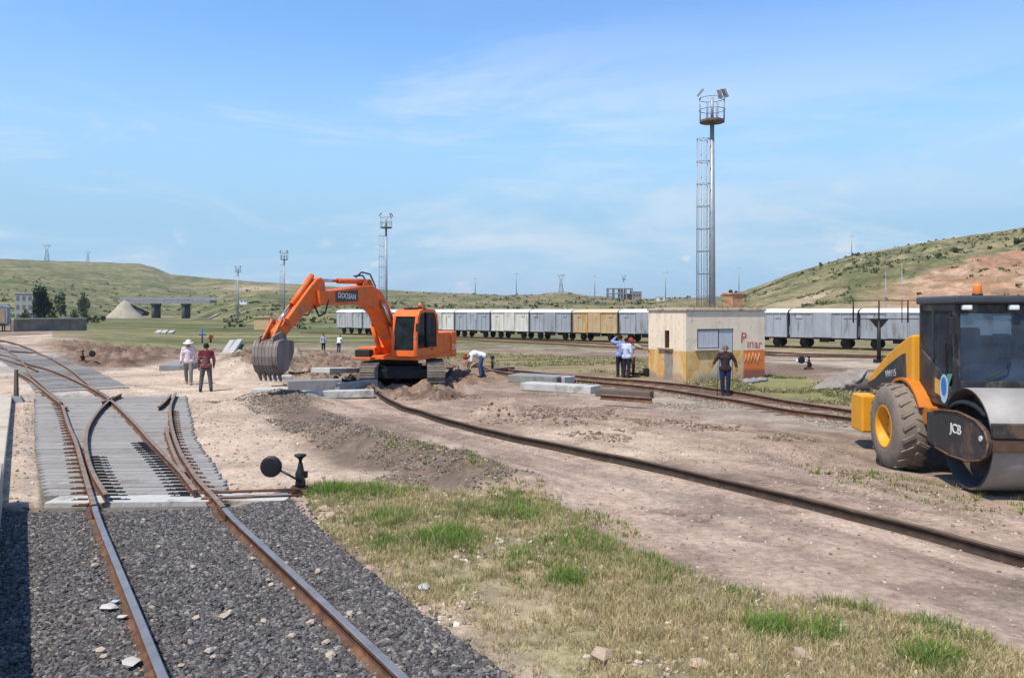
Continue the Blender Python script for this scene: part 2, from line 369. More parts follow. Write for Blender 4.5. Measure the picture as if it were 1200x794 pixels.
def _ruts():
    out = []
    for pix, w in (([(455, 478), (640, 505), (860, 545), (1060, 590), (1300, 640)], 1.9), ([(560, 478), (760, 503), (900, 530), (1010, 565), (1200, 620)], 1.9), ([(420, 482), (560, 520), (760, 590), (1000, 665), (1300, 770)], 1.9), ([(700, 480), (840, 510), (990, 548)], 1.7), ([(345, 470), (300, 462), (215, 458), (140, 450)], 1.8), ([(660, 520), (760, 500), (900, 505), (1000, 520)], 1.7)):
        l = gline(pix); out.append(l); n = []
        for k, p in enumerate(l):
            q = l[min(k + 1, len(l) - 1)]; o = l[max(k - 1, 0)]; dx, dy = q[0] - o[0], q[1] - o[1]; m = math.hypot(dx, dy); n.append((p[0] - dy / m * w, p[1] + dx / m * w))
        out.append(n)
    return out
RUTS = _ruts()
MOUNDS = [(P(282, 440), 1.6, .55), (P(300, 425), 2.2, .7), (P(360, 420), 2.5, .45), (P(285, 412), 3, .5), (P(400, 430), 2.2, .3), (P(575, 488), .55, .32), (P(600, 488), .4, .2), (P(660, 494), .4, .12),
          (P(470, 443), 2.2, .12), (P(545, 440), 1.2, .25), (P(470, 545), .5, .12), (P(420, 520), .6, .14), (P(560, 437), .9, .2), (P(150, 418), 3, .35), (P(100, 415), 3, .25), (P(190, 412), 3, .35), (P(600, 470), .8, .12)]
def gh(X, Y, fine=True):
    X = np.asarray(X, float); Y = np.asarray(Y, float)
    z = base_z(X, Y)
    near = 1 - smooth((Y - 60) / 60)
    z = z + (fbm(X / 3.1, Y / 3.1, 3) - 0.5) * 0.10 * near * smooth((np.hypot(X + 6, Y - 9) - 3) / 6)
    b1 = sdf_line(X, Y, L_BERM1); b2 = sdf_line(X, Y, L_BERM2)
    lump = 0.6 + 0.9 * fbm(X * 1.3, Y * 1.3, 4)
    z = z + 0.30 * np.exp(-(b1 / 1.0) ** 2) * lump ** 1.5 * smooth((X + 9.5) / 1.5) + 0.27 * np.exp(-(b2 / 0.7) ** 2) * lump ** 1.6
    for c, r, h in MOUNDS:
        z = z + h * np.exp(-(((X - c.x) ** 2 + (Y - c.y) ** 2) / r ** 2)) * (0.6 + 0.8 * fbm(X * 1.9, Y * 1.9, 3))
    for L_ in RUTS:
        e = sdf_line(X, Y, L_); z = z - .022 * np.exp(-(e / .16) ** 2) + .009 * np.exp(-((e - .34) / .13) ** 2)
    d = sdf_poly(X, Y, Z_DIRT)
    d = np.maximum(d, sdf_poly(X, Y, Z_DIRT2))
    z = z + smooth((d + 0.5) / 2) * (np.abs(fbm(X * .8, Y * .8, 5, .62) - 0.5) * 2.2 + fbm(X * 1.9, Y * 1.9, 4, .65) * .5 - .42) * 0.75
    z = z - 0.14 * np.exp(-(((X - 8.2) / 2.6) ** 2 + ((Y - 15.4) / 1.4) ** 2))
    g = sdf_poly(X, Y, Z_GRASS); z = z + smooth((g + .1) / .8) * (0.03 + (fbm(X * 1.7, Y * 1.7, 4) - 0.5) * 0.12)
    bl = sdf_poly(X, Y, Z_BALLAST); z = np.where(bl > -0.3, z * (1 - smooth((bl + .3) / .5)) + 0.0 * z, z)
    pn = sdf_poly(X, Y, Z_PANEL); z = np.where(pn > -1.2, z * (1 - smooth((pn + 1.2) / 1.0)) - 0.05 * smooth((pn + .3) / .3), z)
    return z
Z_BED = gpoly([(130, 464), (98, 444), (60, 416), (-60, 392), (-60, 424), (20, 440), (42, 464)])
Z_PANEL = gpoly([(42, 462), (214, 464), (222, 515), (272, 592), (47, 597), (44, 530)])
def gz(x, y): return float(gh(np.array([x]), np.array([y]))[0])
def G(x, y, dz=0.0):
    """ground point the survey puts at image position x, y (follows the terrain)"""
    p = P(x, y)
    for _ in range(25):
        z = gz(p.x, p.y); q = P(x, y, min(z, CAM_H - 0.3)); p = p + (q - p) * 0.6
    return Vector((p.x, p.y, gz(p.x, p.y) + dz))

def mixc(C, w, col, jit=0.0):
    w = np.clip(w, 0, 1)[:, None]; return C * (1 - w) + np.array(col)[None, :] * w
def make_ground():
    r = np.concatenate([[0.6, 1.5, 2.5, 3.6], np.geomspace(4.6, 130, 430), np.geomspace(132, 1700, 190), [2200, 3000, 5000, 9000]])
    a = np.concatenate([np.radians(np.linspace(-44, 44, 760)), np.radians(np.linspace(45.5, 314.5, 120))])
    nr, na = len(r), len(a)
    rr, aa = np.meshgrid(r, a, indexing='ij'); X = (rr * np.sin(aa)).ravel(); Y = (rr * np.cos(aa)).ravel()
    Zz = gh(X, Y)
    # -------- base colours
    n1 = fbm(X / 2.2, Y / 2.2, 5, .6); n2 = fbm(X / .5 + 40, Y / .5, 4, .6); n3 = fbm(X / 9 + 7, Y / 9, 4)
    wob = (fbm(X * 1.1 + 3, Y * 1.1, 4, .6) - 0.5)
    wobs = wob * np.clip(Y / 14, .5, 6)
    C = np.tile(np.array([.265, .195, .145]), (len(X), 1))
    C = mixc(C, smooth((n1 - .42) * 4) * .8, (.31, .255, .21)); C = mixc(C, smooth((n3 - .52) * 6) * .7, (.165, .115, .085))
    C = mixc(C, smooth((n2 - .60) * 6) * .5, (.13, .095, .075))
    def zone(poly, col, soft=.5, amt=1.0, wb=1.0):
        nonlocal C
        d = sdf_poly(X, Y, poly) + wobs * wb * 1.2
        sc = soft * np.clip(Y / 12, .6, 5); C = mixc(C, smooth((d + sc * .5) / sc) * amt, col); return d
    zone(Z_DIRT, (.24, .165, .12), 1.0, .85)
    C = mixc(C, smooth((sdf_poly(X, Y, Z_DIRT) + 1) / 2) * smooth((n2 - .46) * 6) * .75, (.105, .066, .048))
    C = mixc(C, smooth((sdf_poly(X, Y, Z_DIRT) + 1) / 2) * smooth((n1 - .52) * 5) * .75, (.31, .25, .20))
    zone(Z_ROAD, (.425, .315, .245), .9, .88); zone(Z_ROAD2, (.345, .25, .192), 1.0, .8)
    zone(Z_PALE, (.52, .40, .295), .8, .85)
    zone(Z_GRAVEL, (.32, .27, .215), .6, .7); zone(Z_BERM, (.175, .135, .105), .5, .95)
    for zp in (Z_SAND1, Z_SAND2, Z_SAND3, Z_SAND4): zone(zp, (.47, .37, .28), .5, .93, .6)
    zone(Z_YARD1, (.20, .19, .085), .5, .8, .5); zone(Z_YARD2, (.40, .33, .26), .5, .8, .5); zone(Z_YARD3, (.36, .31, .25), .3, .6, .3)
    C = mixc(C, ((Y > 34) & (Y < 90)) * smooth((fbm(X / 3 + 60, Y / 3, 5, .65) - .54) * 9) * .6, (.125, .095, .072))
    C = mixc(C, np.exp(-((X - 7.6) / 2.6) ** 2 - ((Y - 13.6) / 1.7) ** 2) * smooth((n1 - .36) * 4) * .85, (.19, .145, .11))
    C = mixc(C, ((Y > 11) & (Y < 36) & (X > -4)) * (1 - smooth((sdf_poly(X, Y, Z_PALE) + .5))) * smooth((fbm(X * .45 + 80, Y * .45, 6, .66) - .50) * 8) * smooth((fbm(X * 2.2 + 8, Y * 2.2, 4, .65) - .40) * 5) * .62, (.165, .112, .085))
    zone(Z_DIRT2, (.215, .145, .105), .6, .9, .6); C = mixc(C, smooth((sdf_poly(X, Y, Z_DIRT2) + 1) / 2) * smooth((n1 - .45) * 6) * .7, (.11, .07, .052))
    C = mixc(C, smooth((n2 - .56) * 6) * .22 * (Y < 80), (.16, .12, .09))
    for zp, c in ((Z_GREEN1, (.215, .195, .085)), (Z_GREEN2, (.17, .185, .07)), (Z_GREEN3, (.20, .20, .08)), (Z_GREEN4, (.16, .17, .06))): zone(zp, c, .8, .85)
    C = mixc(C, smooth((sdf_poly(X, Y, Z_GREEN1) + 1)) * smooth((fbm(X / 6, Y / 2.5, 4) - .5) * 8) * .75, (.27, .20, .13))
    zone(Z_GRASS, (.30, .245, .155), .5, .9, .9)
    C = mixc(C, smooth((sdf_poly(X, Y, Z_GRASS)) / .4) * smooth((n1 - .5) * 7) * .4, (.19, .18, .075))
    C = mixc(C, smooth((sdf_poly(X, Y, Z_GRASS)) / .4) * smooth((n2 - .55) * 7) * .5, (.33, .25, .19))
    # wheel marks and damp stripes on the haul road
    road = smooth((sdf_poly(X, Y, Z_ROAD) + .3) / 1.2); u = (X * .84 + Y * .54)
    C = mixc(C, road * smooth((fbm(u * 1.6, (Y * .84 - X * .54) * .12, 4) - .53) * 7) * .6, (.20, .15, .118))
    C = mixc(C, road * smooth((fbm(X * .9 + 3, Y * .9, 5, .65) - .55) * 8) * .55, (.17, .128, .10)); C = mixc(C, road * smooth((fbm(X * .6 + 30, Y * .6, 5, .65) - .56) * 8) * .5, (.38, .31, .24))
    for q_, L_ in enumerate(RUTS):
        e = sdf_line(X, Y, L_) + wob * .12; k_ = smooth((fbm(X * .5 + q_ * 9, Y * .5, 3) - .36) * 6)
        C = mixc(C, np.exp(-(e / .17) ** 2) * .38 * k_, (.175, .13, .10)); C = mixc(C, np.exp(-((e - .36) / .12) ** 2) * .2 * k_, (.42, .34, .26))
    bl = sdf_poly(X, Y, Z_BALLAST) + wob * .35; C = mixc(C, smooth((bl + .12) / .2), (.070, .068, .072))
    C = mixc(C, smooth((bl + .4) / .3) * (1 - smooth((bl - .0) / .1)) * smooth((X + 5)) * .7, (.40, .31, .24))
    zone(Z_BED, (.40, .37, .33), .5, .85, .5)
    pn = sdf_poly(X, Y, Z_PANEL); C = mixc(C, smooth((pn + .05) / .1), (.13, .115, .10))
    # -------- far country
    t, E, Dr, Df, s = hill_s(X, Y)
    m0 = fbm(X / 60, Y / 60, 5, .55); m1 = fbm(X / 160 + 5, Y / 22, 4); m2 = fbm(X / 15, Y / 15, 4, .6)
    H = np.tile(np.array([.172, .162, .078]), (len(X), 1))
    H = mixc(H, smooth((m1 - .45) * 5) * .9, (.225, .192, .108)); H = mixc(H, smooth((m1 - .54) * 9), (.110, .122, .055)); H = mixc(H, smooth((fbm(X / 90 + 11, Y / 14, 5, .6) - .58) * 12) * .8, (.060, .078, .036)); H = mixc(H, smooth((fbm(X / 70 + 31, Y / 12, 5, .6) - .60) * 12) * .7, (.27, .235, .13))
    H = mixc(H, smooth((m0 - .56) * 7) * .8, (.26, .215, .135)); H = mixc(H, smooth((m2 - .53) * 6) * .75, (.075, .092, .042)); H = mixc(H, smooth((fbm(X / 40 + 3, Y / 9, 5, .6) - .55) * 9) * .7, (.10, .115, .048))
    H = mixc(H, smooth((t - 830) / 60) * smooth((m0 - .36) * 5) * .8, (.235, .19, .112)); H = mixc(H, smooth((t - 830) / 60) * smooth((fbm(X / 7, Y / 7, 5, .65) - .50) * 8) * .75, (.085, .098, .045))
    H = mixc(H, smooth((t - 430) / 60) * (1 - smooth((t - 820) / 40)) * smooth((m2 - .40) * 5) * .75, (.235, .18, .115)); H = mixc(H, smooth((t - 430) / 60) * (1 - smooth((t - 820) / 40)) * smooth((fbm(X / 25, Y / 6, 5, .65) - .52) * 8) * .7, (.11, .115, .055))
    # the quarried cut in the right hill: salmon earth
    ypx = HOR - (Zz - CAM_H) / np.maximum(Y, 1) * FPX
    cut = smooth((t - 1000) / 90) * smooth((ypx - (330 - (np.clip(t, 1000, 1400) - 1010) * .235) + (m2 - .5) * 34 + (m0 - .5) * 30) / 8) * (Y > 120)
    H = mixc(H, cut * .95, (.40, .255, .165)); H = mixc(H, cut * smooth((m2 - .48) * 6) * .8, (.27, .155, .09)); H = mixc(H, cut * smooth((fbm(X / 5 + 50, Y / 5, 5, .65) - .52) * 9) * .7, (.21, .14, .085)); H = mixc(H, cut * smooth((fbm(X / 6, Y / 30, 4) - .58) * 7) * .7, (.47, .34, .24))
    H = mixc(H, (1 - cut) * smooth((t - 860) / 60) * smooth((fbm(X / 22 + 9, Y / 22, 5, .6) - .60) * 9) * .8, (.36, .28, .19))
    # sandy scrape under the skyline left of the excavator
    H = mixc(H, np.exp(-((t - 300) / 38) ** 2) * np.exp(-((ypx - 338) / 3.2) ** 2) * (Y > 300) * .9, (.40, .30, .20))
    w = smooth((Y - 62 - (t < 60) * 60 - wob * 40) / 45)
    C = C * (1 - w[:, None]) + H * w[:, None]
    F = []
    idx = np.arange(nr * na).reshape(nr, na)
    q = np.stack([idx[:-1, :], np.roll(idx, -1, 1)[:-1, :], np.roll(idx, -1, 1)[1:, :], idx[1:, :]], -1).reshape(-1, 4)
    m = vcol_mat('yard_earth', 0.95, 0.36, 9.0, 0.7, 16.0, 0.06, .34)
    o = np_mesh('ground', np.stack([X, Y, Zz], 1), q, m, C, None, True)
    return structure(o)
make_ground()

# ---------------------------------------------------------------- loose stones and grass
def ico():
    t = (1 + 5 ** .5) / 2
    v = np.array([(-1, t, 0), (1, t, 0), (-1, -t, 0), (1, -t, 0), (0, -1, t), (0, 1, t), (0, -1, -t), (0, 1, -t), (t, 0, -1), (t, 0, 1), (-t, 0, -1), (-t, 0, 1)], float)
    f = np.array([(0, 11, 5), (0, 5, 1), (0, 1, 7), (0, 7, 10), (0, 10, 11), (1, 5, 9), (5, 11, 4), (11, 10, 2), (10, 7, 6), (7, 1, 8), (3, 9, 4), (3, 4, 2), (3, 2, 6), (3, 6, 8), (3, 8, 9), (4, 9, 5), (2, 4, 11), (6, 2, 10), (8, 6, 7), (9, 8, 1)])
    return v / np.linalg.norm(v[0]), f
def in_poly(poly, n, extra=None):
    p = np.array(poly); lo, hi = p.min(0), p.max(0); pts = np.zeros((0, 2))
    while len(pts) < n:
        c = rng.uniform(lo, hi, (n * 2, 2)); k = sdf_poly(c[:, 0], c[:, 1], poly) > 0
        if extra is not None: k &= extra(c[:, 0], c[:, 1])
        pts = np.concatenate([pts, c[k]])
    return pts[:n]
def rand_rot(n):
    q = rng.normal(size=(n, 4)); q /= np.linalg.norm(q, axis=1)[:, None]; w, x, y, z = q.T
    return np.stack([np.stack([1 - 2 * (y * y + z * z), 2 * (x * y - z * w), 2 * (x * z + y * w)], -1), np.stack([2 * (x * y + z * w), 1 - 2 * (x * x + z * z), 2 * (y * z - x * w)], -1), np.stack([2 * (x * z - y * w), 2 * (y * z + x * w), 1 - 2 * (x * x + y * y)], -1)], 1)
STONE_M = vcol_mat('loose_stone', 0.85, 0.25, 30.0)
def stones(name, label, pts, size, palette, sink=.3, flat=.75):
    n = len(pts); v, f = ico(); nv = len(v)
    sz = rng.uniform(size[0], size[1], n) ** 1.0
    V = v[None] * (1 + rng.uniform(-.28, .28, (n, nv, 1))) * rng.uniform(.65, 1.15, (n, 1, 3)); V[:, :, 2] *= flat
    V = np.einsum('nij,nkj->nki', rand_rot(n), V) * sz[:, None, None]
    V[:, :, 2] *= .8
    z = gh(pts[:, 0], pts[:, 1]); V += np.stack([pts[:, 0], pts[:, 1], z + sz * (1 - 2 * sink) * .6], 1)[:, None]
    pal = np.array(palette); c = pal[rng.integers(0, len(pal), n)] * rng.uniform(.75, 1.25, (n, 1))
    F = (f[None] + (np.arange(n) * nv)[:, None, None]).reshape(-1, 3)
    o = np_mesh(name, V.reshape(-1, 3), F, STONE_M, np.repeat(c, nv, 0)); return tag(o, label, 'gravel', None, 'stuff')
DARK = [(.098, .094, .094), (.062, .06, .062), (.135, .13, .127), (.085, .078, .075), (.18, .17, .16), (.11, .098, .09)]
bal_near = in_poly(gpoly([(-60, 830), (-30, 598), (60, 600), (272, 594), (338, 586), (372, 618), (470, 700), (606, 800), (640, 830)]), 42000)
bal_near = np.concatenate([bal_near, in_poly(gpoly([(-60, 830), (-40, 590), (60, 596), (285, 590), (350, 578), (390, 618), (490, 700), (630, 800), (660, 830)]), 2500)])
stones('ballast', 'dark grey crushed stone ballast around the near rails', bal_near, (.014, .034), DARK + DARK + DARK + [(.26, .23, .20)], .35)
stones('berm_rubble', 'grey brown rubble along the low berm right of the turnout', in_poly(Z_BERM, 7000, lambda x, y: fbm(x * .9, y * .9, 3) > .45), (.008, .034), [(.13, .11, .09), (.20, .155, .115), (.09, .08, .07), (.30, .25, .19), (.15, .125, .105)], .35)
stones('track_gravel', 'pale crushed stone along the track before the hut', in_poly(Z_GRAVEL, 5000, lambda x, y: fbm(x * .6, y * .6, 3) > .44), (.012, .042), [(.28, .245, .20), (.22, .185, .15), (.19, .15, .12), (.33, .285, .23)], .35)
stones('field_stones', 'small pale stones strewn through the dry grass', in_poly(Z_GRASS, 2200, lambda x, y: fbm(x * 1.2 + 9, y * 1.2, 3) > .48), (.012, .045), [(.45, .36, .28), (.36, .28, .21), (.24, .19, .15), (.52, .44, .36)], .4)
stones('sand_pebbles', 'small pebbles on the pale graded sand', np.concatenate([in_poly(Z_SAND1, 500), in_poly(Z_SAND2, 900), in_poly(Z_SAND4, 700)]), (.012, .04), [(.34, .27, .22), (.22, .17, .14), (.50, .42, .36)], .4)
clod = np.concatenate([in_poly(gpoly([(560, 474), (760, 480), (1000, 520), (1010, 560), (860, 540), (640, 505)]), 1500, lambda x, y: fbm(x * .45 + 80, y * .45, 4, .6) > .52), in_poly(Z_DIRT2, 1200, lambda x, y: fbm(x * .5, y * .5, 3) > .46), in_poly(Z_DIRT, 5200, lambda x, y: fbm(x * .5, y * .5, 3) > .44), in_poly(gpoly([(545, 495), (700, 500), (640, 480), (560, 478)]), 420, lambda x, y: fbm(x * 2, y * 2, 3) > .47)])
stones('soil_clods', 'brown clods of dug soil around the excavator', clod, (.010, .062), [(.20, .14, .105), (.145, .10, .075), (.26, .195, .15), (.30, .235, .18), (.17, .12, .09)], .42)
stones('road_grit', 'scattered grit on the dirt road', np.concatenate([in_poly(Z_ROAD, 1500), in_poly(Z_ROAD2, 1500), in_poly(gpoly([(850, 520), (1000, 520), (1020, 560), (1200, 600), (1250, 640), (1000, 590)]), 900)]), (.008, .03), [(.30, .24, .2), (.2, .15, .12), (.4, .33, .28)], .4)

GRASS_M = vcol_mat('grass_blades', 0.75, 0.15, 6.0)
def translucent(m, f):
    nt = m.node_tree; N = nt.nodes.new; L = nt.links.new; b = nt.nodes['Principled BSDF']; out = nt.nodes['Material Output']
    tr = N('ShaderNodeBsdfTranslucent'); L(b.inputs['Base Color'].links[0].from_socket, tr.inputs[0]); mx = N('ShaderNodeMixShader'); mx.inputs[0].default_value = f
    L(b.outputs[0], mx.inputs[1]); L(tr.outputs[0], mx.inputs[2]); L(mx.outputs[0], out.inputs['Surface'])
translucent(GRASS_M, .4)
def grass(name, label, tufts, blades, hgt, spread, pals, width=.006):
    """tufts (n,2); per tuft a palette index picks its colours; blades bend outwards"""
    Vs = []; Cs = []
    n = len(tufts); nb = blades; z = gh(tufts[:, 0], tufts[:, 1])
    pal, hs = pals(tufts)                               # (n,3) colour, (n,) height factor
    th = rng.uniform(0, 2 * math.pi, (n, nb)); rad = spread * np.sqrt(rng.uniform(0, 1, (n, nb)))
    bx = tufts[:, 0, None] + rad * np.cos(th) * hs[:, None]; by = tufts[:, 1, None] + rad * np.sin(th) * hs[:, None]
    h = rng.uniform(hgt[0], hgt[1], (n, nb)) * hs[:, None]; lean = rng.uniform(.1, .8, (n, nb)) * h; la = th + rng.normal(0, .7, (n, nb))
    wa = rng.uniform(0, math.pi, (n, nb)); w = width * rng.uniform(.7, 1.5, (n, nb)) * np.clip(tufts[:, 1, None] / 9, 1, 4)
    wx, wy = np.cos(wa) * w, np.sin(wa) * w; zz = z[:, None] - .01
    def pt(k, s): return np.stack([bx + np.cos(la) * lean * k * k + wx * s, by + np.sin(la) * lean * k * k + wy * s, zz + h * k * (1 - .25 * k * lean / np.maximum(h, 1e-4))], -1)
    V = np.stack([pt(0, -1), pt(0, 1), pt(.55, .8), pt(.55, -.8), pt(1, 0)], 2).reshape(-1, 5, 3)
    c = (pal[:, None] * rng.uniform(.7, 1.3, (n, nb, 1))).reshape(-1, 1, 3) * np.array([.8, .8, 1, 1, 1.12])[None, :, None] * np.ones((1, 5, 1))
    m = len(V); b = (np.arange(m) * 5)[:, None]
    F = np.concatenate([b + np.array([[0, 1, 2]]), b + np.array([[0, 2, 3]]), b + np.array([[3, 2, 4]])])
    o = np_mesh(name, V.reshape(-1, 3), F, GRASS_M, c.reshape(-1, 3)); return tag(o, label, 'grass', None, 'stuff')
STRAW = np.array([.52, .43, .235]); GREEN = np.array([.215, .265, .07]); LUSH = np.array([.165, .275, .055])
CLUMPS = [(P(520, 636), .5, 1), (P(385, 578), .4, 1), (P(455, 640), .35, .6), (P(668, 686), .22, 1), (P(905, 740), .25, 1), (P(965, 748), .22, .9), (P(1090, 782), .25, .9), (P(600, 605), .8, .5), (P(455, 612), .5, .6), (P(690, 640), .5, .55), (P(800, 665), .6, .5), (P(860, 700), .5, .4), (P(440, 580), .5, .7), (P(720, 610), .4, .5), (P(1000, 712), .3, .7), (P(1110, 740), .3, .6), (P(540, 600), .6, .5), (P(610, 660), .5, .35)]
def pal_meadow(t):
    g = np.zeros(len(t)); lush = np.zeros(len(t))
    for c, r, a in CLUMPS:
        e = np.exp(-((t[:, 0] - c.x) ** 2 + (t[:, 1] - c.y) ** 2) / r ** 2) * a; g = np.maximum(g, e)
    g2 = smooth((fbm(t[:, 0] * .8 + 4, t[:, 1] * .8, 4) - .46) * 6) * .62 * smooth((t[:, 1] - 7.0) / 3.0)
    g2 = np.maximum(g2, g); k = rng.uniform(0, 1, len(t)) < g2
    col = np.where(k[:, None], GREEN * (1 - g[:, None]) + LUSH * g[:, None], STRAW)
    return col * rng.uniform(.8, 1.2, (len(t), 1)), .8 + .75 * g * k
def dens(x, y):
    g = np.zeros(len(x))
    for c, r, a in CLUMPS: g = np.maximum(g, np.exp(-((x - c.x) ** 2 + (y - c.y) ** 2) / r ** 2) * a)
    return rng.uniform(0, 1, len(x)) < .20 + .8 * g + .7 * smooth((fbm(x * 1.0, y * 1.0, 4) - .42) * 5)
grass('meadow_grass', 'dry straw coloured grass with green tufts beside the ballast', in_poly(Z_GRASS, 6500, dens), 16, (.04, .15), .08, pal_meadow, .0035)
def pal_stalk(t): return np.array([.50, .41, .22]) * rng.uniform(.7, 1.2, (len(t), 1)), np.ones(len(t))
grass('dry_stalks', 'tall thin dry stalks standing over the meadow grass', in_poly(Z_GRASS, 900, lambda x, y: fbm(x * .7 + 20, y * .7, 3) > .5), 5, (.12, .26), .10, pal_stalk, .002)
def pal_field(t):
    k = rng.uniform(0, 1, len(t)) < .35; return np.where(k[:, None], np.array([.20, .22, .08]), np.array([.40, .34, .19])) * rng.uniform(.8, 1.2, (len(t), 1)), np.ones(len(t))
grass('field_grass', 'thin olive grass on the waste ground before the wagons', np.concatenate([in_poly(Z_GREEN1, 1500, lambda x, y: fbm(x * .25, y * .25, 3) > .45), in_poly(Z_GREEN3, 900, lambda x, y: fbm(x * .5, y * .5, 3) > .46), in_poly(Z_GREEN4, 150)]), 10, (.04, .15), .22, pal_field, .008)
def pal_weed(t): return np.where(rng.uniform(0, 1, (len(t), 1)) < .6, GREEN, STRAW) * rng.uniform(.8, 1.2, (len(t), 1)), np.ones(len(t))
weeds = np.concatenate([in_poly(gpoly([(930, 540), (1030, 548), (1140, 574), (1250, 590), (1250, 610), (1060, 590), (960, 560)]), 120), in_poly(gpoly([(430, 512), (620, 560), (660, 590), (560, 575), (420, 525)]), 110), in_poly(gpoly([(560, 585), (720, 600), (760, 640), (640, 600)]), 60)])
grass('weeds', 'sparse low weeds on the bare dirt', weeds, 9, (.03, .11), .08, pal_weed)
# ---------------------------------------------------------------- shared materials
M_RUST = mat('rusty_rail', (.115, .062, .042), .8, .0, .35, 6, .3, 40, (.20, .10, .055), .5, 3)
M_WORN = mat('worn_rail_head', (.25, .235, .235), .42, .45, .25, 5, 0, 30, (.20, .12, .08), .35, 4)
M_DULLTOP = mat('dull_rail_head', (.23, .165, .12), .65, .15, .3, 5, 0, 30, (.13, .08, .06), .4, 4)
M_CONC = mat('sleeper_concrete', (.275, .265, .25), .88, 0, .2, 1.6, .35, 24, (.19, .165, .14), .55, 1.6, 1, .4, 0, .13)
M_CONC2 = mat('pale_concrete', (.44, .435, .41), .88, 0, .16, 2, .35, 22, (.24, .22, .19), .4, 1.5)
M_CONC3 = mat('grey_concrete', (.24, .245, .24), .88, 0, .2, 1.5, .4, 15, (.15, .14, .125), .4, 1.2)
M_DARK = mat('black_iron', (.018, .018, .02), .55, .3, .3, 6, .2, 30, (.06, .045, .035), .25, 6)
M_STEEL = mat('galvanised_steel', (.30, .32, .34), .5, .35, .15, 3, 0, 30, (.2, .17, .14), .2, 3)
M_WOOD = mat('old_timber', (.13, .10, .08), .9, 0, .35, 4, .5, 25, (.07, .055, .045), .4, 4)

def catmull(pts, step=.35):
    pts = [Vector(p) for p in pts]; out = []
    for k in range(len(pts) - 1):
        p1, p2 = pts[k], pts[k + 1]; p0 = pts[k - 1] if k else p1 * 2 - p2; p3 = pts[k + 2] if k + 2 < len(pts) else p2 * 2 - p1
        n = max(1, int((p2 - p1).length / step))
        for j in range(n):
            t = j / n; out.append(.5 * ((2 * p1) + (p2 - p0) * t + (2 * p0 - 5 * p1 + 4 * p2 - p3) * t * t + (3 * p1 - p0 - 3 * p2 + p3) * t ** 3))
    return out + [pts[-1]]
RAIL_PROF = [(-.07, 0), (.07, 0), (.07, .012), (.018, .032), (.010, .045), (.010, .112), (.036, .122), (.036, .148), (.028, .156), (-.028, .156), (-.036, .148), (-.036, .122), (-.010, .112), (-.010, .045), (-.018, .032), (-.07, .012)]
def rail_mb(pts, mb=None, scale=1.0, drop=0.0):
    mb = mb or MB(); n = len(RAIL_PROF); vs = []
    for k, p in enumerate(pts):
        d = (pts[min(k + 1, len(pts) - 1)] - pts[max(k - 1, 0)]); d.z = 0; d.normalize(); s = Vector((d.y, -d.x, 0))
        for u, v in RAIL_PROF: vs.append(p + s * u * scale + Vector((0, 0, v * scale - drop)))
    for k in range(len(pts) - 1):
        for j in range(n):
            a = k * n + j; b = k * n + (j + 1) % n
            mb.add([], [], 0)
    o = len(mb.v); mb.v += [tuple(v) for v in vs]
    for k in range(len(pts) - 1):
        for j in range(n):
            mb.f.append((o + k * n + j, o + k * n + (j + 1) % n, o + (k + 1) * n + (j + 1) % n, o + (k + 1) * n + j)); mb.mi.append(1 if j in (7, 8, 9) else 0); mb.sm.append(False)
    mb.f.append(tuple(o + j for j in range(n))); mb.mi.append(0); mb.sm.append(False)
    e = o + (len(pts) - 1) * n; mb.f.append(tuple(e + j for j in reversed(range(n)))); mb.mi.append(0); mb.sm.append(False)
    return mb
RAIL_GROUP = 'rails of the yard'
M_BROWN = mat('dark_brown_rail', (.050, .036, .028), .8, .0, .3, 6, .3, 40, (.10, .066, .045), .35, 3)
def rail(pix, label, top=M_WORN, z=0.0, step=.35, ztop=.15, group=None, follow=False, side=None):
    pts = [P(x, y, z + ztop) for x, y in pix]
    pts = [Vector((p.x, p.y, 0)) for p in catmull(pts, step)]
    for p in pts: p.z = (gz(p.x, p.y) + .0) if follow else z
    return tag(rail_mb(pts).build('rail', [side or M_RUST, top], None), label, 'rail', group)

# ---------------------------------------------------------------- the near track and the turnout
rail([(215, 850), (190, 790), (150, 692), (117, 612), (111, 593)], 'shiny left running rail lying on the dark ballast')
A_PIX = [(110.4, 591), (103, 567), (95, 539), (88.5, 516), (80, 496), (71, 470), (61, 461), (49, 450), (37, 439), (27, 425), (15, 414), (-6, 402), (-40, 395)]
rail(A_PIX, 'long brown left rail running through the turnout to the far left', M_DULLTOP)
rail([(530, 850), (470, 790), (340, 668), (276, 609), (263, 595)], 'shiny right running rail lying on the dark ballast')
D_PIX = [(262, 593.5), (251, 581), (233, 562), (221, 545), (211, 528), (203.5, 508), (200, 490), (200, 474), (206, 460)]
rail(D_PIX, 'brown right rail of the turnout curving to a free end by the sand', M_DULLTOP)
for x_, y_, l_ in ((110.8, 592, 'rusty fishplate joint of the left rail at the edge of the ballast'), (262.5, 594.5, 'rusty fishplate joint of the right rail at the edge of the ballast')):
    c_ = P(x_, y_, .15); d_ = (P(103, 567, .15) - P(117, 612, .15)) if x_ < 200 else (P(251, 581, .15) - P(276, 609, .15)); a_ = math.atan2(d_.y, d_.x)
    b_ = MB()
    for s_ in (-1, 1): b_.box((0, s_ * .032, .078), (.6, .024, .075))
    b_.box((0, 0, .02), (.5, .2, .02)); tag(b_.build('fishplate', M_RUST, None, 0, (c_.x, c_.y, .004), (0, 0, a_)), l_, 'fishplate')
rail([(229, 574), (209, 549), (179, 518), (157, 494), (132, 470), (116, 459), (99, 450), (73, 438), (53, 431), (34, 426), (10, 417), (-30, 409)], 'straight switch rail crossing the middle of the turnout from the right running rail', M_DULLTOP)
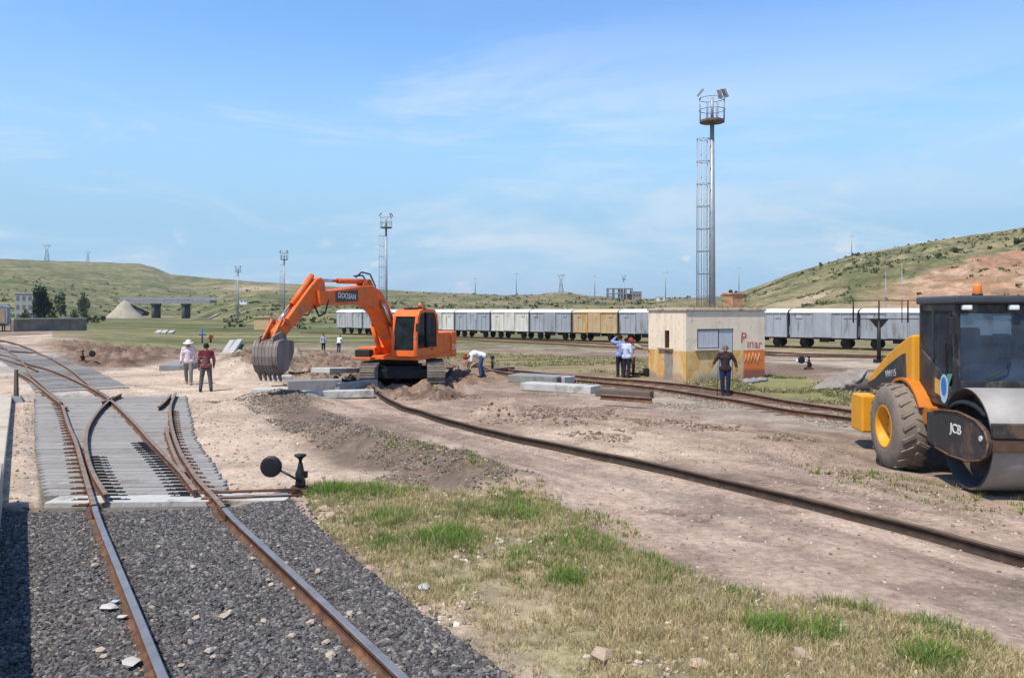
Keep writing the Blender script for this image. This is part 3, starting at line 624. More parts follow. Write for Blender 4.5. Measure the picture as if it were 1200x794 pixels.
rail([(124.5, 579), (110, 555), (103, 536), (100.5, 516), (104, 498), (116, 480), (133, 464)], 'short curved switch rail bowing between the left rail and the crossing nose', M_DULLTOP)
rail([(21, 436), (34, 443), (47, 453), (62, 465), (78, 477)], 'short check rail inside the far left of the turnout', M_DULLTOP)
rail([(-30, 394), (0, 398), (18, 402), (35, 408), (54, 417), (70, 425), (86, 435), (99, 446), (114, 457), (126, 464)], 'far outer rail meeting the crossing from the upper left', M_DULLTOP)
rail([(-30, 403), (0, 407), (14, 410.5), (33, 412), (48, 415), (61, 419)], 'short far rail joining the outer rail before the pale road', M_DULLTOP)
rail([(-20, 415), (0, 419), (17, 424), (34, 429), (44, 434)], 'lowest of the far rails at the left, ending near the check rail', M_DULLTOP)
def loose(pix, label): return rail(pix, label, M_DULLTOP)
loose([(186, 476), (193, 470), (200, 462)], 'stub of check rail with flared end by the free rail end')
loose([(216, 553), (206, 535), (199, 517), (194, 500)], 'short check rail lying inside the right running rail')
loose([(120, 470), (131, 466), (142, 461)], 'short wing rail at the crossing nose')
# concrete sleepers laid tight under the turnout
u = Vector((1, .05, 0)).normalized()
Lp = gline([(56, 592), (43, 530), (42, 462)]); Rp = gline([(272, 590), (224, 515), (214, 464)])
def xat(line, Y):
    ys = [p[1] for p in line]; xs = [p[0] for p in line]; return float(np.interp(Y, ys, xs))
Y = 11.62; k = 0; yb = Y
while Y < 25.9:
    xl, xr = xat(Lp, Y) + random.uniform(-.02, .02), xat(Rp, Y) + random.uniform(-.03, .03)
    if k == 0: xr = P(340, 583).x
    w = .44 if k == 0 else .218 + random.uniform(-.006, .006)
    mb = MB(); mb.box((0, 0, -.035), (xr - xl, w, .11), None, 0, None)
    o = mb.build('concrete_plank' if k == 0 else 'concrete_sleeper', M_CONC2 if k == 0 else M_CONC, None, .012, ((xl + xr) / 2, Y + .06 * (0) + (w / 2 if k == 0 else .11), random.uniform(-.006, .006) + (.01 if k == 0 else 0)), (0, 0, math.atan2(.055, 1) + random.uniform(-.004, .004)))
    if k == 0: tag(o, 'wide pale concrete plank across the track at the edge of the dark ballast', 'concrete plank'); Y += .50
    else: tag(o, 'pale grey concrete sleeper laid close among others under the turnout rails', 'sleeper', 'tightly laid concrete sleepers under the turnout'); Y += .255
    k += 1
# the bearers go on, more widely spaced, under the straight track towards the upper left
ctr = catmull([P(100, 459), P(70, 437), P(38, 423), P(0, 409), P(-40, 400)], .62)
for a_, b_ in zip(ctr[1:-1], ctr[2:]):
    d_ = b_ - a_; o = MB().box((0, 0, .0), (3.0, .26, .10)).build('concrete_sleeper', M_CONC, None, .012, (a_.x, a_.y, gz(a_.x, a_.y) + .0), (0, 0, math.atan2(d_.y, d_.x) - math.pi / 2 + random.uniform(-.02, .02)))
    tag(o, 'pale concrete sleeper spaced apart under the straight track towards the upper left', 'sleeper', 'spaced concrete sleepers under the straight track')
# rail fastenings and slide chairs seen as a dark ladder beside the blades
def chairs(pix, n, off, label, w=.34):
    pts = catmull([P(x, y, .12) for x, y in pix], .1); out = []
    for j in range(n):
        p = pts[int(j * (len(pts) - 1) / (n - 1))]
        mb = MB(); mb.box((0, 0, .028), (w, .05, .02), None, 0).box((-.05 * off, 0, .045), (.14, .035, .02), None, 0).cyl((w * .32 * off, 0, .03), (w * .32 * off, 0, .05), .012, None, 6, 0)
        o = mb.build('slide_chair', M_DARK if w > .3 else M_RUST, None, 0, (p.x + off * w * .5, p.y, 0)); tag(o, label, 'rail chair', label.split(',')[0] + 's')
chairs([(126, 578), (111, 551), (104, 530)], 14, 1, 'black iron slide chair, in a row beside the short curved switch rail')
chairs([(226, 574), (200, 542), (172, 514)], 20, -1, 'black iron slide chair, in a row beside the straight switch rail')
chairs([(103, 585), (95, 548), (86, 516)], 14, -1, 'rusty rail chair, in a row outside the left running rail', .22)
chairs([(86, 514), (77, 486), (68, 469)], 18, -1, 'rusty rail chair, in a row outside the far part of the left rail', .2)
chairs([(251, 580), (222, 545), (204, 508), (201, 478)], 30, 1, 'rusty rail chair, in a row outside the right rail of the turnout', .2)
# switch rods running to the stand
p0 = P(236, 577, .1); p1 = P(352, 573, .1); q0 = P(236, 584, .1); q1 = P(352, 580, .1)
tag(MB().cyl(p0, p1, .022, None, 8).build('switch_rod', M_RUST), 'thin iron rod from the right rail to the switch stand, farther of two', 'rod')
tag(MB().cyl(q0, q1, .018, None, 8).build('switch_rod', M_RUST), 'thin iron rod from the right rail to the switch stand, nearer of two', 'rod')
def switch_stand(name, loc, rz, label, scale=1.0, disc=True):
    t = thing(name, label, 'switch stand', loc, rz); t.scale = (scale,) * 3
    MB().box((0, 0, .05), (.42, .30, .10)).box((-.02, 0, .12), (.30, .22, .05)).build('base', M_RUST, t, .01)
    b = MB(); b.lathe([(0, .10), (.11, .10), (.10, .22), (.085, .3), (.10, .34), (.10, .40), (.07, .46), (.05, .56), (.045, .6), (0, .6)], (0, 0, 0), 'z', 14).box((.02, -.08, .28), (.14, .12, .18)).box((.06, .07, .36), (.12, .1, .12)).build('pedestal', M_DARK, t)
    MB().lathe([(0, .60), (.03, .60), (.035, .66), (.06, .70), (.12, .74), (.12, .765), (.03, .77), (0, .77)], (0, 0, 0), 'z', 12).build('lamp_bracket', M_DARK, t)
    MB().cyl((.04, -.14, .27), (-.42, -.14, .52), .024, .02, 8).build('lever', M_DARK, t)
    MB().lathe([(0, -.06), (.17, -.06), (.205, -.035), (.205, .035), (.17, .06), (0, .06)], (-.53, -.14, .56), 'y', 28).build('weight', M_DARK, t, .008)
    return t
switch_stand('switch_stand', P(352, 578), R(2), 'black iron switch stand with round counterweight beside the nearest grass', .8)
switch_stand('switch_stand', G(97, 424), R(175), 'small dark switch stand on brown soil behind the far left rails', .9)
# ---------------------------------------------------------------- platform edge at the left
def platform():
    a = Vector((.66, -1.5, 0)); d = Vector((-.628, 1, 0)).normalized(); n = Vector((-d.y, d.x, 0))
    mb = MB()
    def block(s0, s1, h, w, inset=0):
        v = []
        for s, q in ((s0, 0), (s1, 0), (s1, w), (s0, w)): v.append(a + d * s + n * (q + inset))
        mb.add([(p.x, p.y, -.3) for p in v] + [(p.x, p.y, h) for p in v], [(0, 1, 2, 3), (4, 5, 6, 7), (0, 1, 5, 4), (1, 2, 6, 5), (2, 3, 7, 6), (3, 0, 4, 7)])
    block(0, 15.4, .62, 6); block(15.45, 31.5, .20, 6, .02)  # near block, mostly out of view, raised to cast the ballast shadow
    o = mb.build('platform', mat('platform_concrete', (.46, .40, .32), .9, 0, .18, 1.2, .4, 12, (.30, .25, .21), .5, .8), None, .02)
    return tag(o, 'low pale concrete platform along the left edge of the track', 'platform')
platform()
q = P(19, 471)
t = thing('wooden_post', 'dark tapered wooden post at the far end of the low platform', 'post', q)
MB().box((0, 0, .5), (.12, .12, 1.05), None, 0, None, .7).build('post', M_WOOD, t, .01)
MB().box((.02, 0, .08), (.45, .4, .22), (0, 0, .4), 0, None, .5).build('footing', M_CONC3, t, .02)

# ---------------------------------------------------------------- the long loose rail and the track by the hut
rail([(338, 436), (372, 436.5), (405, 440), (425, 447), (442, 458), (462, 470), (500, 482), (560, 499), (620, 511.5), (700, 528), (800, 548), (900, 572), (1000, 595), (1100, 618), (1200, 643), (1330, 677)], 'very long loose rail snaking over the dirt from the slabs to the right edge', mat('brown_rail_head', (.13, .09, .068), .7, .1, .3, 5), 0, .4, .15, None, True, M_BROWN)
def track(farp, nearp, label, sl=None, z=0, step=.6, pitch=.65):
    t = thing('railway_track', label, 'railway track', (0, 0, 0))
    L1 = catmull([P(x, y, z + .15) for x, y in farp], step); L2 = catmull([P(x, y, z + .15) for x, y in nearp], step)
    for L_ in (L1, L2):
        for p in L_: p.z = gz(p.x, p.y) + .0
        o = rail_mb(L_).build('rail', [M_RUST, M_DULLTOP], t)
    if sl:
        mb = MB(); n = int((L1[-1] - L1[0]).length / pitch)
        for j in range(n):
            s = j / n; a = L1[int(s * (len(L1) - 1))]; b = min(L2, key=lambda q: (q - a).length); d = b - a; c = (a + b) / 2
            if d.length > 3: continue
            mb.box((c.x, c.y, c.z - .06), (d.length + .9, .22, .14), (0, 0, math.atan2(d.y, d.x)))
        o = mb.build('sleepers', sl, t); o['kind'] = 'stuff'
    return t
track([(505, 425), (575, 430), (640, 437), (700, 441), (760, 446), (820, 452), (880, 460.5), (940, 471), (1000, 480), (1080, 494), (1200, 517)],
      [(470, 430), (560, 435), (640, 441), (700, 446), (750, 451.5), (800, 458), (860, 467), (925, 479), (1000, 490), (1080, 506), (1180, 530)], 'rusty two rail track running past the front of the derelict hut', M_WOOD)
track([(440, 391.5), (520, 393.5), (640, 398.5), (757, 404), (898, 411), (1000, 416), (1085, 420), (1200, 428)],
      [(440, 393.5), (520, 396), (640, 401.5), (757, 407.5), (898, 415), (1000, 421), (1085, 426), (1200, 436)], 'dark weedy track between the hut and the wagon row', M_WOOD, -.9)
# ---------------------------------------------------------------- derelict hut
def plaster(name, upper, lower, line, patch):
    m = bpy.data.materials.new(name); m.use_nodes = True; nt = m.node_tree; N = nt.nodes.new; L = nt.links.new; b = nt.nodes['Principled BSDF']
    b.inputs['Roughness'].default_value = .92; b.inputs['Specular IOR Level'].default_value = .2
    tc = N('ShaderNodeTexCoord'); sep = N('ShaderNodeSeparateXYZ'); L(tc.outputs['Object'], sep.inputs[0])
    def noise(sc, st, det=7):
        mp = N('ShaderNodeMapping'); mp.inputs['Scale'].default_value = st; L(tc.outputs['Object'], mp.inputs[0])
        n = N('ShaderNodeTexNoise'); n.inputs['Scale'].default_value = sc; n.inputs['Detail'].default_value = det; n.inputs['Roughness'].default_value = .65; L(mp.outputs[0], n.inputs['Vector']); return n.outputs['Fac']
    def mr(s, a, b_, c=0, d=1):
        m_ = N('ShaderNodeMapRange'); m_.interpolation_type = 'SMOOTHSTEP'
        for i, v in enumerate((a, b_, c, d)): m_.inputs[i + 1].default_value = v
        L(s, m_.inputs[0]); return m_.outputs[0]
    def mx(f, a, col):
        x = N('ShaderNodeMix'); x.data_type = 'RGBA'; L(f, x.inputs['Factor'])
        if isinstance(a, tuple): x.inputs['A'].default_value = (*a, 1)
        else: L(a, x.inputs['A'])
        x.inputs['B'].default_value = (*col, 1); return x.outputs['Result']
    def math_(op, a, b_):
        x = N('ShaderNodeMath'); x.operation = op
        for i, v in enumerate((a, b_)):
            if isinstance(v, (int, float)): x.inputs[i].default_value = v
            else: L(v, x.inputs[i])
        return x.outputs[0]
    n1 = noise(2.2, (1, 1, .35)); n2 = noise(5, (1, 1, 1)); n3 = noise(1.1, (1, 1, .8)); n4 = noise(9, (1, 1, .12))
    up = mx(mr(n1, .45, .75), upper, tuple(c * .78 for c in upper)); up = mx(mr(n2, .58, .66, 0, .8), up, (.46, .39, .31)); up = mx(mr(noise(3.1, (1, 1, .5)), .56, .62, 0, .5), up, (.58, .52, .45)); up = mx(mr(n4, .6, .78, 0, .6), up, (.24, .20, .16))
    lo = mx(mr(n2, .42, .7), lower, tuple(c * .72 for c in lower)); lo = mx(mr(n1, .46, .60, 0, .75), lo, (.66, .50, .27)); lo = mx(mr(n3, .52, .62, 0, .8), lo, (.50, .44, .34)); lo = mx(mr(n2, .57, .63, 0, .7), lo, (.40, .33, .25)); lo = mx(mr(n4, .62, .75, 0, .7), lo, (.2, .15, .1))
    zz = math_('ADD', sep.outputs['Z'], math_('MULTIPLY', math_('SUBTRACT', n2, .5), .10))
    c = mx(mr(zz, line + .012, line - .012), up, (0, 0, 0)); x = c.node; L(lo, x.inputs['B'])
    # bare grey render low on the wall and the reddish end panel
    gz_ = math_('MULTIPLY', mr(zz, .45, .1), mr(n3, .40, .56)); c = mx(gz_, c, (.30, .26, .225))
    if patch:
        pf = math_('MULTIPLY', mr(sep.outputs['X'], patch - .1, patch + .05), mr(zz, line + .02, line - .02)); c = mx(pf, c, (.60, .17, .045)); c = mx(math_('MULTIPLY', pf, mr(zz, .55, .35)), c, (.24, .09, .07))
    L(c, b.inputs['Base Color'])
    bp = N('ShaderNodeBump'); bp.inputs['Strength'].default_value = .5; bp.inputs['Distance'].default_value = .02; L(n2, bp.inputs['Height']); L(bp.outputs[0], b.inputs['Normal'])
    return m
def hut():
    c = P(804, 447); z0 = gz(c.x, c.y) - .1; c.z = z0 + .05
    t = thing('derelict_hut', 'derelict flat roofed hut, cream above a peeling orange band, with red graffiti', 'hut', c, math.atan2(1.6, 3.71))
    Lx, Ly, H = 4.05, 2.75, 2.92          # local x runs along the right hand face, y along the left hand face
    up = plaster('hut_plaster_side', (.80, .67, .50), (.66, .37, .10), 1.27, None); uf = plaster('hut_plaster_front', (.74, .62, .48), (.64, .37, .11), 1.27, 2.95)
    th = .22
    # front wall (y = 0) with window and door openings
    f = MB(); wx0, wx1, wz0, wz1 = .55, 1.64, 1.36, 2.18; dx0, dx1 = 1.66, 2.40
    f.span((0, 0, 0), (wx0, th, H)).span((wx0, 0, 0), (wx1, th, wz0)).span((wx0, 0, wz1), (dx1, th, H)).span((dx1, 0, 0), (Lx, th, H))
    f.build('front_wall', uf, t)
    s = MB(); sy0, sy1, sz0, sz1 = 1.18, 1.48, 1.36, 2.10
    s.span((0, th, 0), (th, sy0, H)).span((0, sy1, 0), (th, Ly, H)).span((0, sy0, 0), (th, sy1, sz0)).span((0, sy0, sz1), (th, sy1, H))
    s.build('side_wall', up, t)
    b = MB(); b.span((th, Ly - th, 0), (Lx, Ly, H)).span((Lx - th, th, 0), (Lx, Ly - th, H)); b.build('rear_wall', up, t)
    MB().span((th, th, .02), (Lx - th, Ly - th, .06)).build('floor', M_CONC3, t)
    r = MB(); r.span((-.06, -.07, H), (Lx + .05, Ly + .06, H + .10)); r.span((.3, -.05, H + .10), (Lx + .02, Ly, H + .15)); r.build('roof', mat('roof_slab', (.47, .40, .30), .9, 0, .25, 2, .4, 12, (.16, .13, .10), .5, 2), t, .03)
    tuft = MB()
    for k in range(60):
        x = random.uniform(0, Lx); tuft.cyl((x, random.uniform(-.05, .8), H + .16), (x + random.uniform(-.05, .05), random.uniform(0, .8), H + .17 + random.uniform(.05, .2)), .012, .002, 4)
    o = tuft.build('roof_weeds', mat('dry_weed', (.22, .17, .08), .9), t); o['kind'] = 'stuff'
    ch = MB(); ch.span((3.15, 1.0, H + .17), (3.75, 1.6, H + .72)).span((3.10, .95, H + .72), (3.80, 1.65, H + .80)); cho = ch.build('chimney', mat('chimney_brick', (.40, .22, .13), .9, 0, .3, 5, .4, 20, (.2, .12, .08), .4, 4), t, .01)
    MB().ball((3.3, 1.3, H + .86), (.09, .09, .08)).ball((3.55, 1.25, H + .84), (.07, .07, .06)).build('rubble', M_DARK, cho)
    blue = mat('blue_grey_shutter', (.47, .48, .52), .75, .1, .12, 3, .1, 20, (.27, .25, .25), .3, 3, 4)
    w = MB(); w.span((wx0 + .05, .035, wz0 + .05), (wx1 - .02, .10, wz1 - .05))
    for k in range(1, 4): w.span((wx0 + .05 + k * .24, .025, wz0 + .05), (wx0 + .07 + k * .24, .035, wz1 - .05))
    wo = w.build('window_shutter', blue, t)
    fr = MB(); fr.span((wx0, .02, wz0), (wx0 + .05, .12, wz1)).span((wx1 - .02, .04, wz0), (wx1, .12, wz1)).span((wx0 + .05, .02, wz1 - .05), (wx1 - .02, .12, wz1)).span((wx0 + .05, .02, wz0), (wx1 - .02, .12, wz0 + .05)); fr.build('frame', M_WOOD, wo)
    MB().span((wx0 - .12, -.10, wz0 - .07), (wx1 + .02, .02, wz0)).build('window_sill', M_CONC2, t, .01)
    d = MB(); d.span((dx0 + .03, .045, .06), (dx1 - .03, .12, wz1 - .04)); do = d.build('door', blue, t)
    MB().span((dx0 - .02, .05, 0), (dx0 + .03, .14, wz1)).span((dx1 - .03, .03, 0), (dx1, .14, wz1)).span((dx0 + .03, .03, wz1 - .04), (dx1 - .03, .14, wz1)).build('frame', M_WOOD, do)
    sw = MB().span((.12, sy0, sz0), (.15, sy1, sz1)).build('slit_window', mat('dark_glass', (.015, .015, .018), .3), t)
    MB().span((-.02, sy1 - .07, sz0 + .02), (.12, sy1, sz1)).build('frame', mat('brown_frame', (.10, .05, .035), .8), sw)
    MB().span((-.10, sy0 - .3, sz0 - .07), (.0, sy1 + .45, sz0 - .005)).build('ledge', mat('brown_ledge', (.32, .25, .19), .9), t, .01)
    # grey repair of the render under the slit window, a ragged patch 6 mm proud
    pts = [(sy0 - .18, 1.22), (sy1 + .02, 1.25), (sy1 + .10, .9), (sy1 + .02, .5), (sy1 + .14, .05), (sy0 - .3, .03), (sy0 - .2, .4), (sy0 - .28, .75)]
    MB().prism(pts, -.006, .004, lambda u_, v_, d_: (d_, u_, v_)).build('render_repair', mat('grey_render', (.27, .235, .21), .92, 0, .25, 3, .4, 15), t)
    # graffiti
    red = mat('red_paint', (.45, .09, .10), .9, 0, .2, 6, 0, 30, (.56, .46, .37), .55, 9); dred = mat('dark_red_paint', (.26, .05, .06), .8); pale = mat('pale_paint', (.66, .34, .18), .9, 0, .2, 6, 0, 30, (.55, .17, .06), .5, 9)
    RX = Matrix.Rotation(R(90), 4, 'X')
    g = text_part('graffiti', 'P', .62, red, t, Matrix.Translation((2.92, -.006, 1.78)) @ Matrix.Rotation(R(4), 4, 'Y') @ RX, .002)
    text_part('graffiti', 'ınar', .52, red, t, Matrix.Translation((3.50, -.006, 1.52)) @ Matrix.Rotation(R(4), 4, 'Y') @ RX, .002)
    z = MB(); pl = [(2.98, .8), (3.05, 1.1), (3.14, .75), (3.22, 1.12), (3.3, .78), (3.42, 1.15), (3.5, .8), (3.56, 1.1), (3.64, .72), (3.75, 1.12), (3.82, .85)]
    z.tube([(x, -.008, v) for x, v in pl], .022, 6); z.build('scrawl', pale, t)
    return t
HUT = hut()
hc = HUT.location
for k, (x, y, s) in enumerate([(876, 449, .3), (884, 448, .24), (892, 447, .28), (880, 452, .16)]):
    p = G(x, y); v, f = ico(); v = v * (1 + rng.uniform(-.25, .25, (12, 1))) * np.array([s, s * .8, s * .55])
    o = MB().add(v + np.array([0, 0, s * .25]), [tuple(q) for q in f]).build('rubble_block', M_CONC3, None, 0, p)
    tag(o, 'grey lump of rubble heaped at the right foot of the hut', 'rubble', 'rubble at the foot of the hut')
# ---------------------------------------------------------------- covered wagons
W_BLUE = mat('wagon_blue_grey', (.31, .335, .37), .75, 0, .18, 1.2, .1, 8, (.15, .13, .125), .4, 1.3, 4, .4, 0, .12)
W_GREY = mat('wagon_grey', (.36, .37, .38), .75, 0, .18, 1.2, .1, 8, (.2, .16, .14), .4, 1.3, 4, .4, 0, .12)
W_WHITE = mat('wagon_white', (.56, .545, .50), .75, 0, .16, 1.2, .1, 8, (.3, .22, .16), .45, 1.4, 4, .4, 0, .12)
W_BEIGE = mat('wagon_beige', (.44, .33, .20), .8, 0, .2, 1.0, .1, 8, (.42, .25, .08), .5, 1.2, 2)
W_ROOF = mat('wagon_roof_pale', (.62, .62, .60), .6, .1, .12, 1, .1, 8, (.4, .36, .3), .35, 1)
W_ROOFB = mat('wagon_roof_tan', (.55, .42, .28), .7, 0, .15, 1, .1, 8, (.4, .36, .3), .35, 1)
W_ROOFC = mat('wagon_roof_cream', (.62, .59, .47), .7, 0, .15, 1, .1, 8, (.4, .36, .3), .35, 1)
WA = Vector((-26.4, 130, 0)); WD = Vector((.763, -.647, 0)).normalized(); W_RZ = math.atan2(WD.y, WD.x)
M_UNDER = mat('rusty_underframe', (.055, .044, .038), .85, 0, .3, 3, 0, 30, (.11, .075, .05), .4, 2)
def wagon(s, length, body, roof, label, row='covered wagons in the long siding row'):
    c = WA + WD * s; z0 = gz(c.x, c.y)
    t = thing('covered_wagon', label, 'wagon', (c.x, c.y, z0 + .16), W_RZ, row)
    h = length / 2 - .17; zb, zt = 1.0, 3.55
    b = MB(); b.span((-h, -1.38, zb), (h, 1.38, zt))
    n = 9
    for k in range(n + 1):
        x = -h + .06 + (2 * h - .12) * k / n
        if abs(x) > 1.0:
            for sy in (-1, 1): b.box((x, sy * 1.41, (zb + zt) / 2), (.07, .06, zt - zb))
    for sy in (-1, 1): b.box((0, sy * 1.405, zb + .06), (2 * h, .05, .12)); b.box((0, sy * 1.405, zt - .08), (2 * h, .05, .16))
    for sx in (-1, 1):
        for yy in (-.7, 0, .7): b.box((sx * (h + .03), yy, (zb + zt) / 2), (.06, .08, zt - zb))
    b.build('body', body, t)
    arc = [(-1.5, zt - .02)] + [(1.5 * math.sin(a), zt + .42 * (math.cos(a) - math.cos(R(80))) / (1 - math.cos(R(80)))) for a in np.linspace(R(-80), R(80), 13)] + [(1.5, zt - .02)]
    MB().prism(arc, -h - .08, h + .08, lambda u_, v_, d_: (d_, u_, v_)).build('roof', roof, t)
    for sy in (-1, 1):
        d = MB(); d.box((0, sy * 1.44, (zb + zt) / 2), (1.85, .05, zt - zb - .12))
        for x in (-.88, -.3, .3, .88): d.box((x, sy * 1.475, (zb + zt) / 2), (.06, .03, zt - zb - .14))
        d.build('door', body, t)
        for x in (-h * .72, h * .72): MB().box((x, sy * 1.425, zt - .42), (.62, .05, .32)).build('vent_hatch', M_STEEL if sy > 0 else body, t)
    uf = MB(); uf.span((-h - .05, -1.2, .84), (h + .05, 1.2, zb - .01))
    for sx in (-1, 1):
        for sy in (-1, 1):
            x = sx * h * .62; uf.add([(x - .4, sy * 1.02, .92), (x + .4, sy * 1.02, .92), (x + .16, sy * 1.02, .4), (x - .16, sy * 1.02, .4)], [(0, 1, 2, 3)]); uf.box((x, sy * 1.02, .55), (.22, .12, .24))
    uf.box((0, -.9, .7), (.9, .2, .3)).box((0, .9, .7), (.9, .2, .3)).build('underframe', M_UNDER, t)
    for sx in (-1, 1):
        x = sx * h * .62
        for sy in (-1, 1): MB().lathe([(0, -.05), (.42, -.05), (.49, -.06), (.49, -.02), (.46, .0), (.46, .07), (0, .07)], (x, sy * .76, .47), 'y', 18).build('wheel', M_DARK, t)
        for sy in (-1, 1): MB().cyl((sx * (h + .02), sy * .88, 1.04), (sx * (h + .10), sy * .88, 1.04), .09, None, 8).cyl((sx * (h + .10), sy * .88, 1.04), (sx * (h + .15), sy * .88, 1.04), .2, None, 12).build('buffer', M_DARK, t)
    return t
WSPEC = [(W_GREY, W_ROOF, 'grey covered wagon framed under the excavator boom, leftmost of the row'), (W_BLUE, W_ROOF, 'blue grey covered wagon hidden mostly by the excavator boom'), (W_BLUE, W_ROOF, 'blue grey covered wagon behind the excavator cab'),
         (W_WHITE, W_ROOF, 'pale covered wagon just right of the excavator cab'), (W_BLUE, W_ROOF, 'blue grey covered wagon to the right of the orange counterweight'), (W_WHITE, W_ROOFC, 'white covered wagon between two blue grey ones, above the bending worker'),
         (W_BLUE, W_ROOF, 'blue grey covered wagon between the white wagon and the beige wagon'), (W_BEIGE, W_ROOFB, 'beige covered wagon with rusty yellow stains, the only tan one'), (W_BLUE, W_ROOF, 'blue grey covered wagon partly hidden by the left wall of the hut'),
         (W_BLUE, W_ROOF, 'blue grey covered wagon behind the middle of the hut'), (W_BLUE, W_ROOFC, 'blue grey covered wagon emerging at the right wall of the hut'), (W_BLUE, W_ROOFC, 'blue grey covered wagon with cream roof, second past the hut'),
         (W_BLUE, W_ROOF, 'blue grey covered wagon behind the dark post with crossbars'), (W_GREY, W_ROOF, 'grey covered wagon seen through the side of the roller cab'), (W_BLUE, W_ROOF, 'blue grey covered wagon behind the roller windscreen')]
for k, (b_, r_, l_) in enumerate(WSPEC): wagon(.6 + 6.95 * k, 6.95, b_, r_, l_)
def wrail(off):
    n = Vector((-WD.y, WD.x, 0)); pts = []
    for k in range(60):
        p = WA + WD * (-14 + 125 * k / 59) + n * off; p.z = gz(p.x, p.y); pts.append(p)
    return pts
t = thing('railway_track', 'track under the row of covered wagons', 'railway track', (0, 0, 0))
for off in (-.75, .75): rail_mb(wrail(off)).build('rail', [M_RUST, M_DULLTOP], t)
# tall blue grey wagon at the far left edge
def left_wagon():
    p = G(-3, 388); t = thing('goods_wagon', 'pale blue goods wagon standing at the left edge behind the platform', 'wagon', p, R(120))
    MB().span((-4, -1.4, 1.1), (4, 1.4, 3.5)).build('body', W_GREY, t, .03)
    MB().prism([(-1.45, 3.5), (-1.0, 3.85), (0, 4.0), (1.0, 3.85), (1.45, 3.5)], -4.05, 4.05, lambda u_, v_, d_: (d_, u_, v_)).build('roof', W_BLUE, t)
    MB().span((-4.06, -1.1, 1.3), (-4.0, 1.1, 3.2)).build('end_door', W_BEIGE, t, .01)
    MB().span((-4.1, -1.2, .85), (4.1, 1.2, 1.1)).build('underframe', M_DARK, t)
    for x in (-2.6, 2.6):
        for sy in (-.76, .76): MB().lathe([(0, -.06), (.46, -.06), (.5, -.06), (.5, .0), (.46, .06), (0, .06)], (x, sy, .5), 'y', 18).build('wheel', M_DARK, t)
    return t
left_wagon()
# ---------------------------------------------------------------- floodlight masts
def mast(p, H, label, cage=True, detail=True, rz=0.0):
    t = thing('floodlight_mast', label, 'floodlight mast', p, rz, 'floodlight masts of the yard')
    MB().cyl((0, 0, -.2), (0, 0, H - 2.2), .30, .17, 12).cyl((0, 0, H - 2.2), (0, 0, H - .3), .13, .11, 10).cyl((0, 0, -.3), (0, 0, .12), .5, .5, 12).build('pole', M_STEEL, t)
    pf = MB(); pf.lathe([(.2, H - 2.28), (1.0, H - 2.28), (1.0, H - 2.12), (.2, H - 2.12), (.2, H - 2.28)], (0, 0, 0), 'z', 10, 0, False); pf.build('platform', mat('rusty_deck', (.16, .12, .10), .8), t)
    r = .035 if detail else .05
    ra = MB()
    for k in range(8):
        a = 2 * math.pi * k / 8 + .2; ra.cyl((math.cos(a), math.sin(a), H - 2.2), (math.cos(a), math.sin(a), H - .35), r, None, 5)
    for z in (H - 1.3, H - .4):
        for k in range(16):
            a, b = 2 * math.pi * k / 16, 2 * math.pi * (k + 1) / 16; ra.cyl((math.cos(a), math.sin(a), z), (math.cos(b), math.sin(b), z), r, None, 5)
    ra.build('railing', M_STEEL, t)
    for sx, ry in ((-1, 38), (1, -32), (.7, -20)):
        l = MB(); Mx = Matrix.Translation((sx * .95, -.15 + .4 * (abs(sx) < 1), H + .05)) @ Matrix.Rotation(R(ry), 4, 'Y') @ Matrix.Rotation(R(20), 4, 'X')
        l.box((0, 0, 0), (.16, .62, .75), None, 0, Mx, .9); lo = l.build('floodlight', mat('lamp_housing', (.42, .42, .42), .5, .3), t, .02 if detail else 0)
        g_ = MB().box((sx * .09, 0, 0), (.01, .54, .66), None, 0, Mx); g_.build('lens', mat('lamp_lens', (.22, .2, .2), .2), lo)
    if cage:
        c = MB(); x0 = -1.0
        for yy in (-.25, .25): c.cyl((-.42, yy, .6), (-.42, yy, H - 3.6), .03, None, 5)
        for k in range(int((H - 4) / .35)): c.cyl((-.42, -.25, .7 + k * .35), (-.42, .25, .7 + k * .35), .015, None, 4)
        co = c.build('ladder', M_STEEL, t)
        g_ = MB()
        for k in range(int((H - 4) / 1.78) + 1):
            z = H - 3.6 - k * 1.78
            arc = [(-.30, -.36), (-.75, -.42), (-1.12, -.28), (-1.22, 0), (-1.12, .28), (-.75, .42), (-.30, .36)]
            for a, b in zip(arc[:-1], arc[1:]): g_.cyl((a[0], a[1], z), (b[0], b[1], z), .035, None, 5)
            g_.cyl((-.3, 0, z), (-.1, 0, z), .04, None, 5)
        for x, yy in ((-.75, -.42), (-1.12, -.28), (-1.22, 0), (-1.12, .28), (-.75, .42)): g_.cyl((x, yy, 2.4), (x, yy, H - 3.6), .028, None, 5)
        g_.build('safety_cage', M_STEEL, t)
    return t
def mast_at(x, Y, ytop, label, **k):
    p = AT(x, Y); p.z = gz(p.x, p.y); mast(p, ZY(ytop, Y) - p.z - .4, label, **k)
mast_at(834.5, 62, 104, 'tallest floodlight mast with caged ladder, behind the hut')
mast_at(452.5, 134, 249, 'floodlight mast rising behind the excavator boom', rz=R(8))
mast_at(333, 215, 293, 'floodlight mast left of the excavator arm', detail=False)
mast_at(279, 300, 311, 'small distant floodlight mast above the abutment of the road bridge', detail=False)
mast_at(731, 420, 322, 'short distant mast standing over the unfinished building', cage=False, detail=False)
